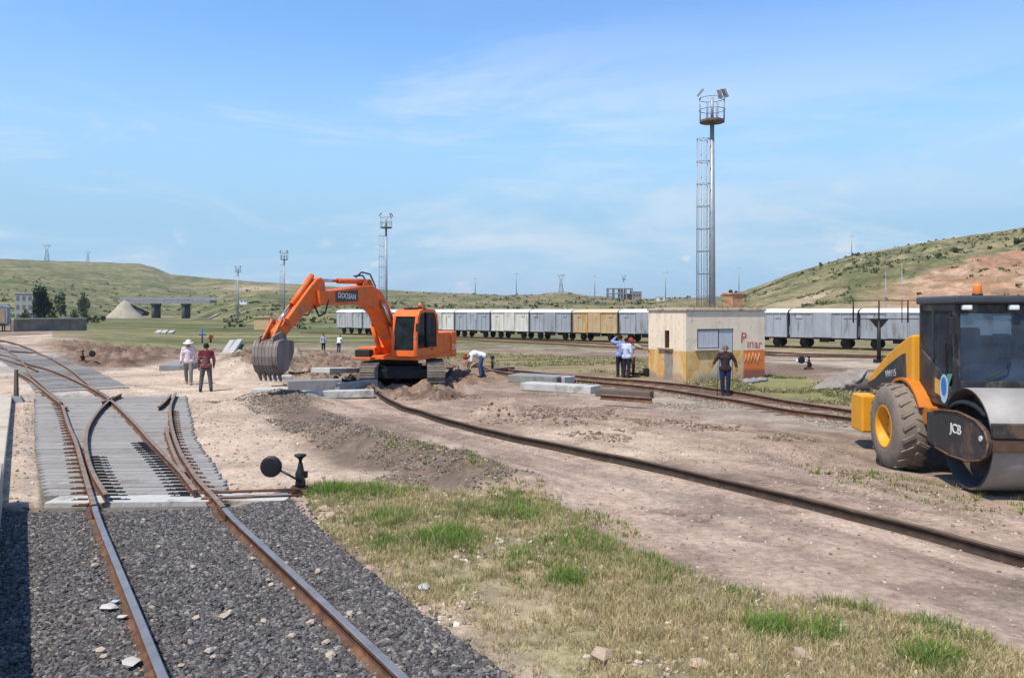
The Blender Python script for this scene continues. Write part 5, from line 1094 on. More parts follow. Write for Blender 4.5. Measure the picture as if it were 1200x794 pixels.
# ---------------------------------------------------------------- excavator
ORANGE = mat('excavator_orange', (.80, .150, .026), .45, 0, .12, 2.5, .05, 30, (.36, .17, .085), .5, 2.2, 1, .2)
ORANGE_D = mat('excavator_orange_dusty', (.52, .125, .035), .6, 0, .2, 3, .1, 30, (.30, .20, .13), .5, 2)
TRACKM = mat('muddy_track_steel', (.17, .145, .125), .85, .1, .3, 4, .5, 20, (.25, .20, .15), .5, 3)
BUCKM = mat('worn_bucket_steel', (.20, .175, .155), .75, .1, .35, 3, .3, 20, (.13, .085, .06), .45, 2.5, 3)
BLACKP = mat('black_plastic', (.016, .016, .018), .5, 0, .2, 5)
CHROME = mat('hydraulic_chrome', (.6, .6, .6), .18, 1, .05)
CABGLASS = glass_mat('cab_glass', (.30, .40, .44), .24, .22, (.12, .18, .21))  # teal film puts the panes' reflection into colour
def excavator():
    c = Vector((-4.45, 31.5, 0)); c.z = gz(c.x, c.y) + .05
    t = thing('excavator', 'orange crawler excavator with its raised boom and lowered grey bucket', 'excavator', c, R(-20))
    # undercarriage, turned against the upper body
    rz = R(20 + 7); MU = Matrix.Translation((.08, 0, 0)) @ Matrix.Rotation(rz, 4, 'Z')
    m = MB(); m.box((0, 0, .55), (1.5, 2.0, .45), None, 0, MU).box((0, .9, .48), (2.2, .5, .35), None, 0, MU).box((0, -.9, .48), (2.2, .5, .35), None, 0, MU); m.build('track_frame', M_DARK, t, .02)
    for sx in (-1, 1):
        m = MB(); Ln, r = 1.62, .43; path = []
        for k in range(18): path.append((-Ln + 2 * Ln * k / 18, 2 * r))
        for k in range(7): a = math.pi / 2 - math.pi * k / 7; path.append((Ln + r * math.cos(a), r + r * math.sin(a)))
        for k in range(18): path.append((Ln - 2 * Ln * k / 18, 0))
        for k in range(7): a = -math.pi / 2 - math.pi * k / 7; path.append((-Ln + r * math.cos(a), r + r * math.sin(a)))
        n = len(path)
        for k in range(n):
            (y0, z0), (y1, z1) = path[k], path[(k + 1) % n]; yc, zc = (y0 + y1) / 2, (z0 + z1) / 2; a = math.atan2(z1 - z0, y1 - y0); ln = math.hypot(y1 - y0, z1 - z0)
            m.box((sx * 1.26, yc, zc), (.68, ln * .94, .05), (a, 0, 0), 0, MU); nx, nz = -math.sin(a), math.cos(a)
            m.box((sx * 1.26, yc + nx * .035, zc + nz * .035), (.68, .03, .05), (a, 0, 0), 0, MU)
        tr = m.build('track', TRACKM, t)
        w = MB()
        for yy, rr in ((-Ln, .36), (Ln, .36), (-.9, .2), (-.3, .2), (.3, .2), (.9, .2)): w.cyl(MU @ Vector((sx * 1.26 - .22, yy, .43 if rr > .3 else .25)), MU @ Vector((sx * 1.26 + .22, yy, .43 if rr > .3 else .25)), rr, None, 16)
        w.build('rollers', M_DARK, tr)
        MB().box((sx * 1.26, 0, .43), (.3, 2 * Ln, .34), None, 0, MU).build('side_frame', M_DARK, tr)
    MB().cyl((-.1, 0, .75), (-.1, 0, 1.06), .75, None, 28).build('swing_ring', M_DARK, t)
    # upper body
    z0 = 1.04
    MB().span((-1.3, -1.35, z0), (1.38, 2.0, z0 + .16)).build('deck', ORANGE, t, .02)
    h = MB(); h.prism([(-1.3, z0 + .16), (.4, z0 + .16), (.4, 2.05), (-1.15, 2.05), (-1.3, 1.95)], .35, 1.75, lambda u_, v_, d_: (u_, d_, v_)); h.build('engine_hood', ORANGE, t, .03)
    MB().span((-1.28, -1.2, z0 + .16), (-.55, .34, 1.5)).build('tool_box', ORANGE, t, .03)
    MB().span((-1.25, -1.52, z0 + .1), (-.6, -1.2, 1.42)).build('battery_box', BLACKP, t, .03)
    MB().span((-1.3, -1.72, z0 - .02), (-.45, -1.22, z0 + .1)).build('step', ORANGE_D, t, .02)
    MB().span((.42, .46, z0 + .16), (1.36, 1.75, 2.05)).build('side_door', ORANGE, t, .03)
    cw = MB(); out = [(-1.36, 1.76), (1.42, 1.76), (1.42, 2.25), (1.1, 2.62), (.5, 2.8), (-.5, 2.8), (-1.1, 2.62), (-1.36, 2.25)]; cw.prism(out, z0 - .02, 2.08, lambda u_, v_, d_: (u_, v_, d_)); cwo = cw.build('counterweight', ORANGE, t, .06)
    text_part('model_mark', 'DX', .30, mat('white_decal', (.75, .75, .75), .5), cwo, Matrix.Translation((1.424, 2.0, 1.42)) @ Matrix.Rotation(R(90), 4, 'Z') @ Matrix.Rotation(R(90), 4, 'X'), .002)
    MB().cyl((-.5, .9, 2.0), (-.5, .9, 2.3), .07, None, 10).build('exhaust', M_DARK, t)
    ra = MB()
    for a, b in (((-1.2, .4, 2.0), (-1.2, .4, 2.4)), ((-1.2, 1.6, 2.0), (-1.2, 1.6, 2.4)), ((-1.2, .4, 2.4), (-1.2, 1.6, 2.4))): ra.cyl(a, b, .02, None, 6)
    ra.build('handrail', M_DARK, t)
    # cab: rounded side outline extruded across
    x0, x1 = .36, 1.42; zf = z0 + .16
    side = [(-1.5, zf), (.42, zf), (.44, 2.3), (.36, 2.75), (.12, 2.98), (-.9, 3.0), (-1.18, 2.93), (-1.36, 2.72), (-1.5, 2.0)]
    cb = MB()
    def frame_x(xa, xb): # side wall with window aperture as strips
        inner = [(-1.36, zf + .30), (.30, zf + .30), (.30, 2.3), (.24, 2.66), (.05, 2.86), (-.86, 2.88), (-1.08, 2.82), (-1.22, 2.66), (-1.36, 2.0)]
        n = 9
        for k in range(n):
            q = [side[k], side[(k + 1) % n], inner[(k + 1) % n], inner[k]]; cb.prism(q, xa, xb, lambda u_, v_, d_: (d_, u_, v_))
        return inner
    inn = frame_x(x1 - .06, x1); frame_x(x0, x0 + .06)
    cb.span((x0 + .06, .34, zf), (x1 - .06, .44, 1.75)).span((x0 + .06, -1.5, zf), (x1 - .06, -1.44, zf + .22)).span((x0 + .06, -1.44, zf - .02), (x1 - .06, .34, zf + .05))
    for xx in (x0 + .07, x1 - .07): cb.cyl((xx, -1.49, zf), (xx, -1.48, 2.02), .05, None, 8).cyl((xx, -1.48, 2.02), (xx, -1.32, 2.76), .05, None, 8).cyl((xx, .39, 1.7), (xx, .40, 2.3), .05, None, 8).cyl((xx, .40, 2.3), (xx, .33, 2.76), .05, None, 8)
    cab = cb.build('cab', ORANGE, t, .015)
    rf = MB(); top = [(.36, 2.75), (.12, 2.98), (-.9, 3.0), (-1.18, 2.93), (-1.36, 2.72), (-1.30, 2.70), (-1.12, 2.86), (-.88, 2.92), (.10, 2.90), (.30, 2.70)]
    rf.prism(top, x0 + .06, x1 - .06, lambda u_, v_, d_: (d_, u_, v_)); rf.build('roof', ORANGE, cab)
    MB().span((x0 + .25, -1.0, 3.0), (x1 - .2, -.2, 3.06)).build('roof_hatch', BLACKP, cab, .02)
    dk = MB(); dk.cyl((x1 + .005, -.62, zf + .3), (x1 + .005, -.62, 2.86), .04, None, 6).build('door_pillar', BLACKP, cab)
    dr = MB(); dr.box((x1 + .012, -.15, zf + .24), (.03, .18, .05)).build('handle', BLACKP, cab)
    MB().prism(inn, x1 - .045, x1 - .03, lambda u_, v_, d_: (d_, u_, v_)).build('side_window', CABGLASS, cab)
    MB().prism(inn, x0 + .03, x0 + .045, lambda u_, v_, d_: (d_, u_, v_)).build('side_window', CABGLASS, cab)
    w = MB(); w.add([(x0 + .1, -1.475, zf + .2), (x1 - .1, -1.475, zf + .2), (x1 - .1, -1.465, 2.02), (x0 + .1, -1.465, 2.02), (x0 + .1, -1.30, 2.76), (x1 - .1, -1.30, 2.76)], [(0, 1, 2, 3), (3, 2, 5, 4)]); w.build('windscreen', CABGLASS, cab)
    MB().add([(x0 + .1, .42, 1.75), (x1 - .1, .42, 1.75), (x1 - .1, .41, 2.3), (x0 + .1, .41, 2.3), (x1 - .1, .33, 2.72), (x0 + .1, .33, 2.72)], [(0, 1, 2, 3), (3, 2, 4, 5)]).build('rear_window', CABGLASS, cab)
    st = MB(); st.box((.88, -.35, 1.65), (.5, .5, .16)).box((.88, -.08, 2.05), (.48, .14, .75), (R(-8), 0, 0)).box((.88, -.03, 2.5), (.28, .1, .2)).span((.55, -.6, 1.75), (.63, -.1, 1.85)).span((1.13, -.6, 1.75), (1.21, -.1, 1.85)); st.build('seat', mat('seat_fabric', (.03, .03, .035), .9), cab, .03)
    MB().box((.6, -1.1, 1.55), (.25, .2, .7)).cyl((.62, -.62, 1.8), (.62, -.62, 2.05), .02).cyl((1.17, -.62, 1.8), (1.17, -.62, 2.05), .02).build('console', BLACKP, cab, .02)
    MB().lathe([(0, 0), (.08, 0), (.08, .12), (.05, .17), (0, .18)], (1.1, -.55, 3.06), 'z', 10).build('beacon', mat('amber_lamp', (.75, .2, .03), .3), cab)
    MB().cyl((x1 - .02, -1.5, 2.2), (x1 + .12, -1.66, 2.25), .015).box((x1 + .16, -1.7, 2.3), (.16, .04, .3)).build('mirror', BLACKP, cab, .01)
    # boom (in the y-z plane, r = -y)
    bx = -.15
    fn = lambda u_, v_, d_: (bx + d_, -u_, v_)
    bot = [(.45, 1.22), (1.15, 1.95), (1.95, 2.80), (2.55, 3.10), (3.3, 3.17), (4.6, 3.12), (5.75, 3.12)]
    top_ = [(5.95, 3.28), (5.92, 3.5), (5.7, 3.58), (4.4, 3.70), (3.3, 3.83), (2.45, 3.87), (1.8, 3.66), (1.22, 3.1), (.55, 2.15), (.1, 1.55), (.15, 1.3)]
    boom = MB().prism(bot + top_, -.27, .27, fn).build('boom', ORANGE, t, .03)
    br = MB(); br.prism([(2.3, 3.86), (3.0, 3.86), (2.75, 4.1), (2.5, 4.1)], -.2, -.12, fn).prism([(2.3, 3.86), (3.0, 3.86), (2.75, 4.1), (2.5, 4.1)], .12, .2, fn).build('cylinder_bracket', ORANGE, boom)
    for sx in (-1, 1):
        MB().cyl((bx + sx * .28, -1.85, 3.2), (bx + sx * .36, -1.85, 3.2), .15, None, 14).build('pivot_boss', ORANGE_D, boom)
        b = MB(); b.cyl((bx + sx * .40, -.75, 1.25), (bx + sx * .40, -1.35, 2.35), .10, None, 12); bc = b.build('boom_cylinder', ORANGE, t); MB().cyl((bx + sx * .40, -1.35, 2.35), (bx + sx * .34, -1.85, 3.2), .055, None, 10).build('piston_rod', CHROME, bc)
    # maker's panel on both faces of the boom
    for sx in (-1, 1):
        pl = MB().prism([(3.55, 3.28), (5.0, 3.22), (5.0, 3.58), (3.55, 3.68)], .272, .281, lambda u_, v_, d_: (bx + sx * d_, -u_, v_)).build('logo_panel', mat('dark_panel', (.06, .05, .05), .5), boom)
        M_ = Matrix.Translation((bx + sx * .284, -4.28, 3.44)) @ Matrix.Rotation(R(90 * sx), 4, 'Z') @ Matrix.Rotation(R(90), 4, 'X') @ Matrix.Rotation(R(2.2 * -sx), 4, 'Z')
        text_part('lettering', 'DOOSAN', .27, mat('white_decal', (.75, .75, .75), .5), pl, M_, .002, 1.0)
    # arm
    arm = MB().prism([(5.45, 3.5), (5.52, 3.92), (5.72, 4.05), (5.98, 3.98), (6.45, 3.62), (8.02, 2.30), (8.0, 2.08), (7.82, 2.02), (6.6, 2.85), (5.85, 3.05), (5.6, 3.15)], -.19, .19, fn).build('arm', ORANGE, t, .03)
    MB().prism([(5.75, 3.1), (6.0, 3.15), (6.05, 3.6), (5.72, 3.6)], -.33, -.2, fn).prism([(5.75, 3.1), (6.0, 3.15), (6.05, 3.6), (5.72, 3.6)], .2, .33, fn).build('fork', ORANGE, boom)
    ac = MB(); ac.cyl((bx, -2.62, 4.02), (bx, -4.45, 3.98), .10, None, 14).cyl((bx - .2, -2.62, 4.0), (bx + .2, -2.62, 4.0), .09, None, 10); aco = ac.build('arm_cylinder', ORANGE, t); MB().cyl((bx, -4.45, 3.98), (bx, -5.62, 3.95), .06, None, 10).build('piston_rod', CHROME, aco)
    bc = MB(); bc.cyl((bx, -6.0, 4.10), (bx, -7.1, 3.12), .09, None, 14); bco = bc.build('bucket_cylinder', ORANGE, t); MB().cyl((bx, -7.1, 3.12), (bx, -7.78, 2.58), .055, None, 10).build('piston_rod', CHROME, bco)
    lk = MB()
    for sx in (-1, 1):
        lk.prism([(7.50, 2.50), (7.58, 2.45), (7.86, 2.58), (7.82, 2.70), (7.74, 2.70)], sx * .22, sx * .28, fn)
        lk.prism([(7.75, 2.68), (7.88, 2.66), (8.36, 2.06), (8.28, 1.98)], sx * .14, sx * .20, fn)
    lk.build('bucket_link', ORANGE_D, t)
    hs = MB()
    hs.tube([(bx + .1, -2.0, 3.85), (bx + .1, -2.4, 4.3), (bx + .1, -3.0, 4.35), (bx + .1, -3.4, 4.15)], .03, 6); hs.tube([(bx - .1, -2.1, 3.85), (bx - .1, -2.6, 4.25), (bx - .1, -3.2, 4.2)], .03, 6)
    hs.build('boom_hoses', BLACKP, t); hs = MB(); hs.tube([(bx + .25, -5.4, 3.3), (bx + .32, -5.7, 2.85), (bx + .28, -6.0, 2.75), (bx + .24, -6.2, 3.1)], .03, 6); hs.tube([(bx - .25, -5.3, 3.3), (bx - .34, -5.75, 2.78), (bx - .28, -6.1, 2.8), (bx - .22, -6.3, 3.2)], .03, 6); hs.build('hydraulic_hoses', BLACKP, t)
    # bucket: curved shell open towards the machine, side cheeks, ribs, teeth
    prof = [(7.62, 2.0), (8.08, 2.06), (8.36, 2.01), (8.46, 1.84), (8.49, 1.55), (8.44, 1.28), (8.33, 1.07), (8.18, .97)]
    hw = .42; sh = MB(); o_ = [(u_, v_) for u_, v_ in prof]; cx, cz = 7.9, 1.5; i_ = [(u_ + (cx - u_) * .05, v_ + (cz - v_) * .05) for u_, v_ in prof]
    for k in range(len(prof) - 1): sh.prism([o_[k], o_[k + 1], i_[k + 1], i_[k]], -hw, hw, fn)
    for sx in (-1, 1): sh.prism(o_ + [(7.88, 1.12), (7.60, 1.65)], sx * hw, sx * (hw + .035), fn)
    bk = sh.build('bucket', BUCKM, t, .008)
    rb = MB()
    for x in np.linspace(-.38, .38, 7):
        o2 = [(u_ + (u_ - cx) * .022, v_ + (v_ - cz) * .022) for u_, v_ in prof[1:]]
        for k in range(len(o2) - 1): rb.prism([o_[k + 1], o_[k + 2], o2[k + 1], o2[k]], x - .028, x + .028, fn)
    rb.build('wear_strips', BUCKM, bk)
    for x in np.linspace(-.36, .36, 5):
        MB().add([(bx + x - .05, -8.30, 1.04), (bx + x + .05, -8.30, 1.04), (bx + x + .05, -8.18, .98), (bx + x - .05, -8.18, .98), (bx + x - .025, -8.16, .78), (bx + x + .025, -8.16, .78), (bx + x + .025, -8.12, .78), (bx + x - .025, -8.12, .78)], [(0, 1, 2, 3), (4, 7, 6, 5), (0, 4, 5, 1), (1, 5, 6, 2), (2, 6, 7, 3), (3, 7, 4, 0)]).build('tooth', BUCKM, bk)
    ear = MB()
    for sx in (-1, 1): ear.prism([(7.70, 1.98), (8.42, 1.96), (8.40, 2.14), (8.0, 2.28), (7.76, 2.2)], sx * .21, sx * .27, fn)
    ear.build('bucket_lug', BUCKM, bk)
    return t
excavator()

# ---------------------------------------------------------------- road roller
YEL = mat('roller_yellow', (.70, .31, .018), .5, 0, .12, 2.5, .05, 30, (.42, .26, .10), .45, 2, 1.5, .3)
RORANGE = mat('roller_fender', (.52, .16, .015), .5, 0, .15, 2.5, .05, 30, (.3, .17, .08), .3, 3)
RBLACK = mat('roller_black', (.024, .024, .026), .45, 0, .3, 3, .05, 20, (.12, .10, .08), .5, 2.5, 2)
RFRAME = mat('roller_frame', (.035, .035, .037), .6, .1, .3, 3, .15, 20, (.15, .085, .05), .5, 2.2)
TYRE = mat('dusty_tyre', (.20, .165, .135), .92, 0, .25, 5, .4, 30, (.24, .19, .155), .55, 4)
DRUM = mat('drum_steel', (.31, .30, .285), .65, .25, .22, 1.5, .12, 30, (.27, .235, .20), .6, 1.2)
SCREEN = glass_mat('roller_glass', (.72, .80, .86), .14, .26, (.26, .33, .42))  # blue-grey film brightens the panes by colour
def roller():
    t = thing('road_roller', 'yellow and black road roller with a closed cab and smooth steel drum', 'road roller', (8.36, 13.5, 0), R(-5))
    Dy, Ty = -1.2, 1.25; Rd = .8; zc = .84
    # drum
    d = MB(); hw = 1.05
    d.lathe([(Rd - .03, -hw + .02), (Rd - .01, -hw), (Rd, -hw + .015), (Rd, hw - .015), (Rd - .01, hw), (Rd - .03, hw - .02)], (0, Dy, zc), 'x', 72); dr = d.build('drum', DRUM, t)
    i = MB(); i.lathe([(Rd - .002, -hw - .004), (Rd - .035, -hw - .004), (Rd - .04, -hw + .30), (.32, -hw + .34), (.30, -hw + .15), (0, -hw + .15)], (0, Dy, zc), 'x', 48); i.build('drum_hub', RFRAME, dr); i = MB(); i.lathe([(Rd - .002, hw + .004), (Rd - .035, hw + .004), (Rd - .04, hw - .30), (.32, hw - .34), (.30, hw - .15), (0, hw - .15)], (0, Dy, zc), 'x', 48); i.build('drum_hub', RFRAME, dr)  # dark lip over the drum edge paints the shade of its open end
    # yoke: rounded side plates, front and rear beams
    for sx in (-1, 1):
        out = [(-.05, .62), (-.05, 1.12), (-.35, 1.16), (-.62, 1.22), (-1.2, 1.26), (-1.75, 1.20), (-2.02, 1.08), (-2.12, .92), (-2.08, .74), (-1.9, .62), (-1.5, .53), (-.9, .52), (-.4, .56)]
        p = MB().prism(out, 1.10, 1.17, lambda u_, v_, d_: (sx * d_, u_, v_)).build('yoke_plate', RFRAME, t, .02)
        ed = MB()
        for k in range(2, 12):
            a, b = out[k], out[(k + 1) % 13]; ed.cyl((sx * 1.175, a[0], a[1]), (sx * 1.175, b[0], b[1]), .018, None, 6)
        ed.build('rim_edge', mat('rusty_edge', (.16, .09, .055), .8, .1, .3, 6), p)
        MB().cyl((sx * 1.17, -1.92, .95), (sx * 1.19, -1.92, .95), .045, None, 12).build('reflector', mat('pale_reflector', (.6, .58, .52), .4), p)
        if sx < 0: text_part('lettering', 'JCB', .21, mat('white_decal', (.75, .75, .75), .5), p, Matrix.Translation((-1.174, -1.12, .97)) @ Matrix.Rotation(R(-90), 4, 'Z') @ Matrix.Rotation(R(90), 4, 'X'), .003, 1.15)
        gu = MB(); arc = [(-.72 + .0, 1.22)] + [(-1.2 + .62 * math.cos(a), 1.14 + .26 * math.sin(a)) for a in np.linspace(.5, 2.6, 9)]
        gu.tube([(sx * 1.02, u_, v_) for u_, v_ in arc[1:]], .045, 8); gu.build('hose', BLACKP, t)
    fb = MB(); fb.span((-1.10, -2.13, .98), (1.10, -2.03, 1.20)).build('front_beam', RFRAME, t, .015)
    MB().span((-1.10, -2.11, .78), (1.10, -2.05, .965)).build('scraper_beam', mat('rusty_beam', (.10, .06, .042), .8, .1, .35, 5, .2, 30), t, .01)
    MB().span((-1.10, -.25, .60), (1.10, -.06, 1.10)).build('rear_beam', RFRAME, t, .02)
    MB().span((-.35, -.1, .45), (.35, .75, .85)).build('centre_joint', RBLACK, t, .03)
    # rear body
    MB().span((-.72, .3, .75), (.72, 3.2, 1.25)).build('chassis', RBLACK, t, .03)
    hood = MB().prism([(.98, 1.2), (.98, 2.42), (1.15, 2.40), (2.2, 2.0), (2.9, 1.62), (3.25, 1.42), (3.3, 1.2)], -.98, .98, lambda u_, v_, d_: (d_, u_, v_)).build('hood', YEL, t, .04)
    for sx in (-1, 1):
        pn = MB().prism([(1.22, 1.22), (1.28, 2.06), (1.45, 2.03), (2.16, 1.76), (2.82, 1.45), (3.2, 1.34), (3.2, 1.22)], .982, 1.0, lambda u_, v_, d_: (sx * d_, u_, v_)).build('side_grille', RBLACK, t, .01)
        if sx < 0: text_part('model_mark', 'VM115', .19, mat('grey_decal', (.42, .42, .43), .5), pn, Matrix.Translation((-1.004, 1.95, 1.62)) @ Matrix.Rotation(R(-90), 4, 'Z') @ Matrix.Rotation(R(90), 4, 'X') @ Matrix.Rotation(R(8), 4, 'Z'), .002)
        # wheel with bar tread
        w = MB(); x0, x1 = (-1.4, -.84) if sx < 0 else (.84, 1.4); xm = (x0 + x1) / 2; tw = (x1 - x0); Rt = .80; prof = [(.40, 0), (.47, -.02), (.62, -.005), (.73, .02), (.785, .07), (.80, .14), (.80, tw - .14), (.785, tw - .07), (.73, tw - .02), (.62, tw + .005), (.47, tw + .02), (.40, tw)]
        w.lathe(prof, (x0, Ty, Rt - .13), 'x', 48)
        for k in range(22):
            for hfl in (0, 1):
                a = 2 * math.pi * (k + .5 * hfl) / 22; xx = x0 + tw * (.27 if hfl == 0 else .73); M_ = Matrix.Translation((xx, Ty, Rt - .13)) @ Matrix.Rotation(a, 4, 'X') @ Matrix.Translation((0, 0, .808)) @ Matrix.Rotation(R(28 if hfl == 0 else -28), 4, 'Z')
                w.box((0, 0, 0), (.25, .075, .022), None, 0, M_, .85)
        wo = w.build('wheel', TYRE, t)
        r_ = MB(); xo = x0 if sx < 0 else x1; s_ = -1 if sx < 0 else 1
        r_.lathe([(.41, s_ * -.0), (.385, s_ * .015), (.36, s_ * -.03), (.35, s_ * -.2), (.20, s_ * -.22), (.18, s_ * -.14), (0, s_ * -.14)], (xo, Ty, Rt - .13), 'x', 36)
        ro = r_.build('rim', YEL, wo)
        for k in range(10):
            a = 2 * math.pi * k / 10; MB().cyl((xo - s_ * .21, Ty + .28 * math.cos(a), Rt - .13 + .28 * math.sin(a)), (xo - s_ * .17, Ty + .28 * math.cos(a), Rt - .13 + .28 * math.sin(a)), .022, None, 6).build('wheel_nut', RBLACK, wo)
        f = MB(); a0, a1 = R(8), R(150); rr = .88; arcs = [(Ty + rr * math.cos(a), Rt - .13 + rr * math.sin(a)) for a in np.linspace(a0, a1, 14)]; arcs2 = [(Ty + (rr + .05) * math.cos(a), Rt - .13 + (rr + .05) * math.sin(a)) for a in np.linspace(a0, a1, 14)]
        for k in range(13): f.prism([arcs[k], arcs[k + 1], arcs2[k + 1], arcs2[k]], .72, 1.08, lambda u_, v_, d_: (sx * d_, u_, v_))
        f.build('fender', RORANGE, t)
    bmp = MB().prism([(2.75, .32), (2.75, 1.10), (3.35, 1.10), (3.42, .95), (3.42, .32)], -1.28, 1.28, lambda u_, v_, d_: (d_, u_, v_)).build('rear_bumper', YEL, t, .04)
    MB().span((-1.0, .28, .82), (-.6, .62, 1.16)).build('step_box', RORANGE, t, .03)
    # cab
    y0, y1, x0, x1, zb, zt = -.42, .98, -.86, .86, 1.22, 3.12
    c = MB()
    for x in (x0, x1 - .09):
        c.span((x, y0, zb), (x + .09, y0 + .10, zt - .14)).span((x, y1 - .10, zb), (x + .09, y1, zt - .14)); c.span((x, y0 + .1, zb), (x + .09, y1 - .1, zb + .12))
        c.span((x + .01, y0 + .1, zt - .26), (x + .08, y1 - .1, zt - .14))
    c.span((x0 + .09, y0, zb), (x1 - .09, y0 + .08, zb + .46)).span((x0 + .09, y1 - .08, zb), (x1 - .09, y1, zb + .7)).span((x0 + .09, y0 + .01, zt - .30), (x1 - .09, y0 + .08, zt - .14)).span((x0 + .09, y1 - .08, zt - .26), (x1 - .09, y1 - .01, zt - .14)).span((x0 + .09, y0 + .08, zb), (x1 - .09, y1 - .08, zb + .06))
    c.span((.05, y0 + .0, zb + .46), (.10, y0 + .05, zt - .3)) if False else None
    cab = c.build('cab', RBLACK, t, .012)
    MB().span((x0 - .05, y0 - .12, zt - .138), (x1 + .05, y1 + .05, zt)).build('roof', mat('roller_roof', (.05, .055, .062), .38, 0, .2, 2), cab, .04)
    # door on the left of the picture: lower panel with pane above, slanted rail between
    for sx, xa in ((-1, x0), (1, x1)):
        dn = MB(); q = lambda u_, v_, d_: (xa + sx * d_, u_, v_)
        dn.prism([(y0 + .1, zb + .12), (y1 - .1, zb + .12), (y1 - .1, 2.16), (y1 - .4, 2.02), (y0 + .42, 1.74), (y0 + .1, 1.50)], -.045, .012, q)
        dn.prism([(y1 - .62, 2.0), (y1 - .56, 2.02), (y1 - .56, zt - .26), (y1 - .62, zt - .26)], -.03, .014, q); do = dn.build('door', RBLACK, cab, .008)
        MB().prism([(y0 + .1, 1.50), (y0 + .42, 1.74), (y1 - .4, 2.02), (y1 - .1, 2.16), (y1 - .1, zt - .26), (y0 + .1, zt - .26)], -.03, -.02, q).build('pane', SCREEN, do)
        MB().span((xa + sx * .015, y0 + .24, 1.9), (xa + sx * .05, y0 + .28, 2.3)).build('handle', M_DARK, do)
        if sx < 0:
            def ell(cy, cz, a, b, n=20): return [(cy + a * math.cos(2 * math.pi * k / n), cz + b * math.sin(2 * math.pi * k / n)) for k in range(n)]
            ey, ez = y0 + .36, 1.52
            MB().prism([(ey - .10, ez + .26), (ey - .30, ez + .28), (ey - .12, ez)], .013, .017, q).build('emblem_wing', mat('green_decal', (.10, .32, .22), .5), do)
            MB().prism([(ey + .12, ez - .14), (ey + .12, ez + .12), (ey + .36, ez + .16), (ey + .36, ez - .10)], .013, .017, q).build('emblem_panel', mat('yellow_decal', (.65, .36, .05), .5), do)
            e1 = MB().prism(ell(ey, ez, .155, .25), .018, .022, q).build('emblem', mat('pale_blue_decal', (.42, .58, .70), .5), do)
            MB().prism(ell(ey, ez + .04, .10, .16), .023, .026, q).build('emblem_centre', mat('blue_decal', (.03, .17, .50), .5), do)
    MB().span((x0 + .09, y0 + .025, zb + .46), (x1 - .09, y0 + .035, zt - .30)).build('windscreen', SCREEN, cab)
    MB().span((x0 + .09, y1 - .045, zb + .7), (x1 - .09, y1 - .035, zt - .26)).build('rear_window', SCREEN, cab)
    se = MB(); SEAT = mat('blue_grey_seat', (.10, .12, .165), .85, 0, .15, 4); se.box((-.18, .42, 1.86), (.52, .5, .14)).box((-.18, .66, 2.2), (.50, .13, .72), (R(-7), 0, 0)).span((-.5, .2, 1.96), (-.42, .62, 2.05)).span((.06, .2, 1.96), (.14, .62, 2.05)); se.build('seat', SEAT, cab, .05, None, None, True, 3)
    cn = MB(); cn.prism([(-.3, 1.4), (-.3, 1.86), (-.05, 1.98), (.1, 1.4)], -.45, .35, lambda u_, v_, d_: (d_, u_, v_)); cn.build('dashboard', mat('dash_grey', (.16, .18, .22), .7, 0, .15, 4), cab, .04)
    MB().span((.25, .1, 1.4), (.7, .8, 2.0)).span((.30, .55, 2.0), (.55, .75, 2.45)).build('side_console', mat('dash_grey2', (.09, .105, .135), .7), cab, .03)
    st = MB()
    for k in range(24):
        a, b = 2 * math.pi * k / 24, 2 * math.pi * (k + 1) / 24; f_ = lambda a_: (.0 + .19 * math.cos(a_) - .02, .02 + .12 * math.sin(a_), 2.16 + .13 * math.sin(a_)); st.cyl(f_(a), f_(b), .018, None, 6)
    st.cyl((-.02, .02, 2.16), (-.02, -.12, 1.9), .03).build('steering_wheel', BLACKP, cab)
    MB().tube([(-.35, y0 - .01, 1.72), (-.05, y0 - .03, 1.9), (.0, y0 - .03, 2.1)], .012, 6).build('wiper', BLACKP, cab)
    for x in (-.70, .05): MB().box((x, y0 - .05, zt - .20), (.16, .09, .09)).build('work_lamp', mat('lamp_white', (.75, .75, .75), .25), cab, .02)
    MB().lathe([(0, 0), (.085, 0), (.085, .04), (.06, .045)], (-.25, .1, zt), 'z', 16).build('beacon_base', BLACKP, cab); 
    MB().lathe([(.07, .03), (.075, .05), (.07, .17), (.055, .215), (0, .22)], (-.25, .1, zt), 'z', 16).build('beacon', mat('amber_lamp', (.75, .2, .03), .3), cab)
    MB().tube([(x0 + .02, y0 + .05, 2.75), (x0 - .12, y0 - .10, 2.8)], .014, 6).box((x0 - .10, y0 - .12, 2.62), (.05, .14, .30)).build('mirror', BLACKP, cab, .01)
roller()
# ---------------------------------------------------------------- people
SKIN = mat('skin', (.30, .165, .10), .6, 0, .1, 8)
def blob(name, caps, m, parent, voxel=.014, extra=None):
    b = MB()
    for c in caps: b.capsule(c[0], c[1], c[2], c[3], 12, 4)
    if extra: extra(b)
    o = b.build(name, m, parent, 0, None, None, False)
    r = o.modifiers.new('skin', 'REMESH'); r.mode = 'VOXEL'; r.voxel_size = voxel; r.use_smooth_shade = True
    s = o.modifiers.new('soft', 'SMOOTH'); s.factor = .5; s.iterations = 3
    return o
V3 = Vector
BASE = dict(pel=(0, 0, .94), chest=(0, .0, 1.28), neck=(0, .01, 1.47), head=(0, -.015, 1.60), face=(0, -1, 0),
            shL=(.185, 0, 1.40), elL=(.24, .03, 1.12), wrL=(.25, -.05, .87), shR=(-.185, 0, 1.40), elR=(-.24, .03, 1.12), wrR=(-.25, -.05, .87),
            hpL=(.09, 0, .92), knL=(.10, -.02, .50), anL=(.11, .02, .09), hpR=(-.09, 0, .92), knR=(-.10, -.02, .50), anR=(-.11, .02, .09))
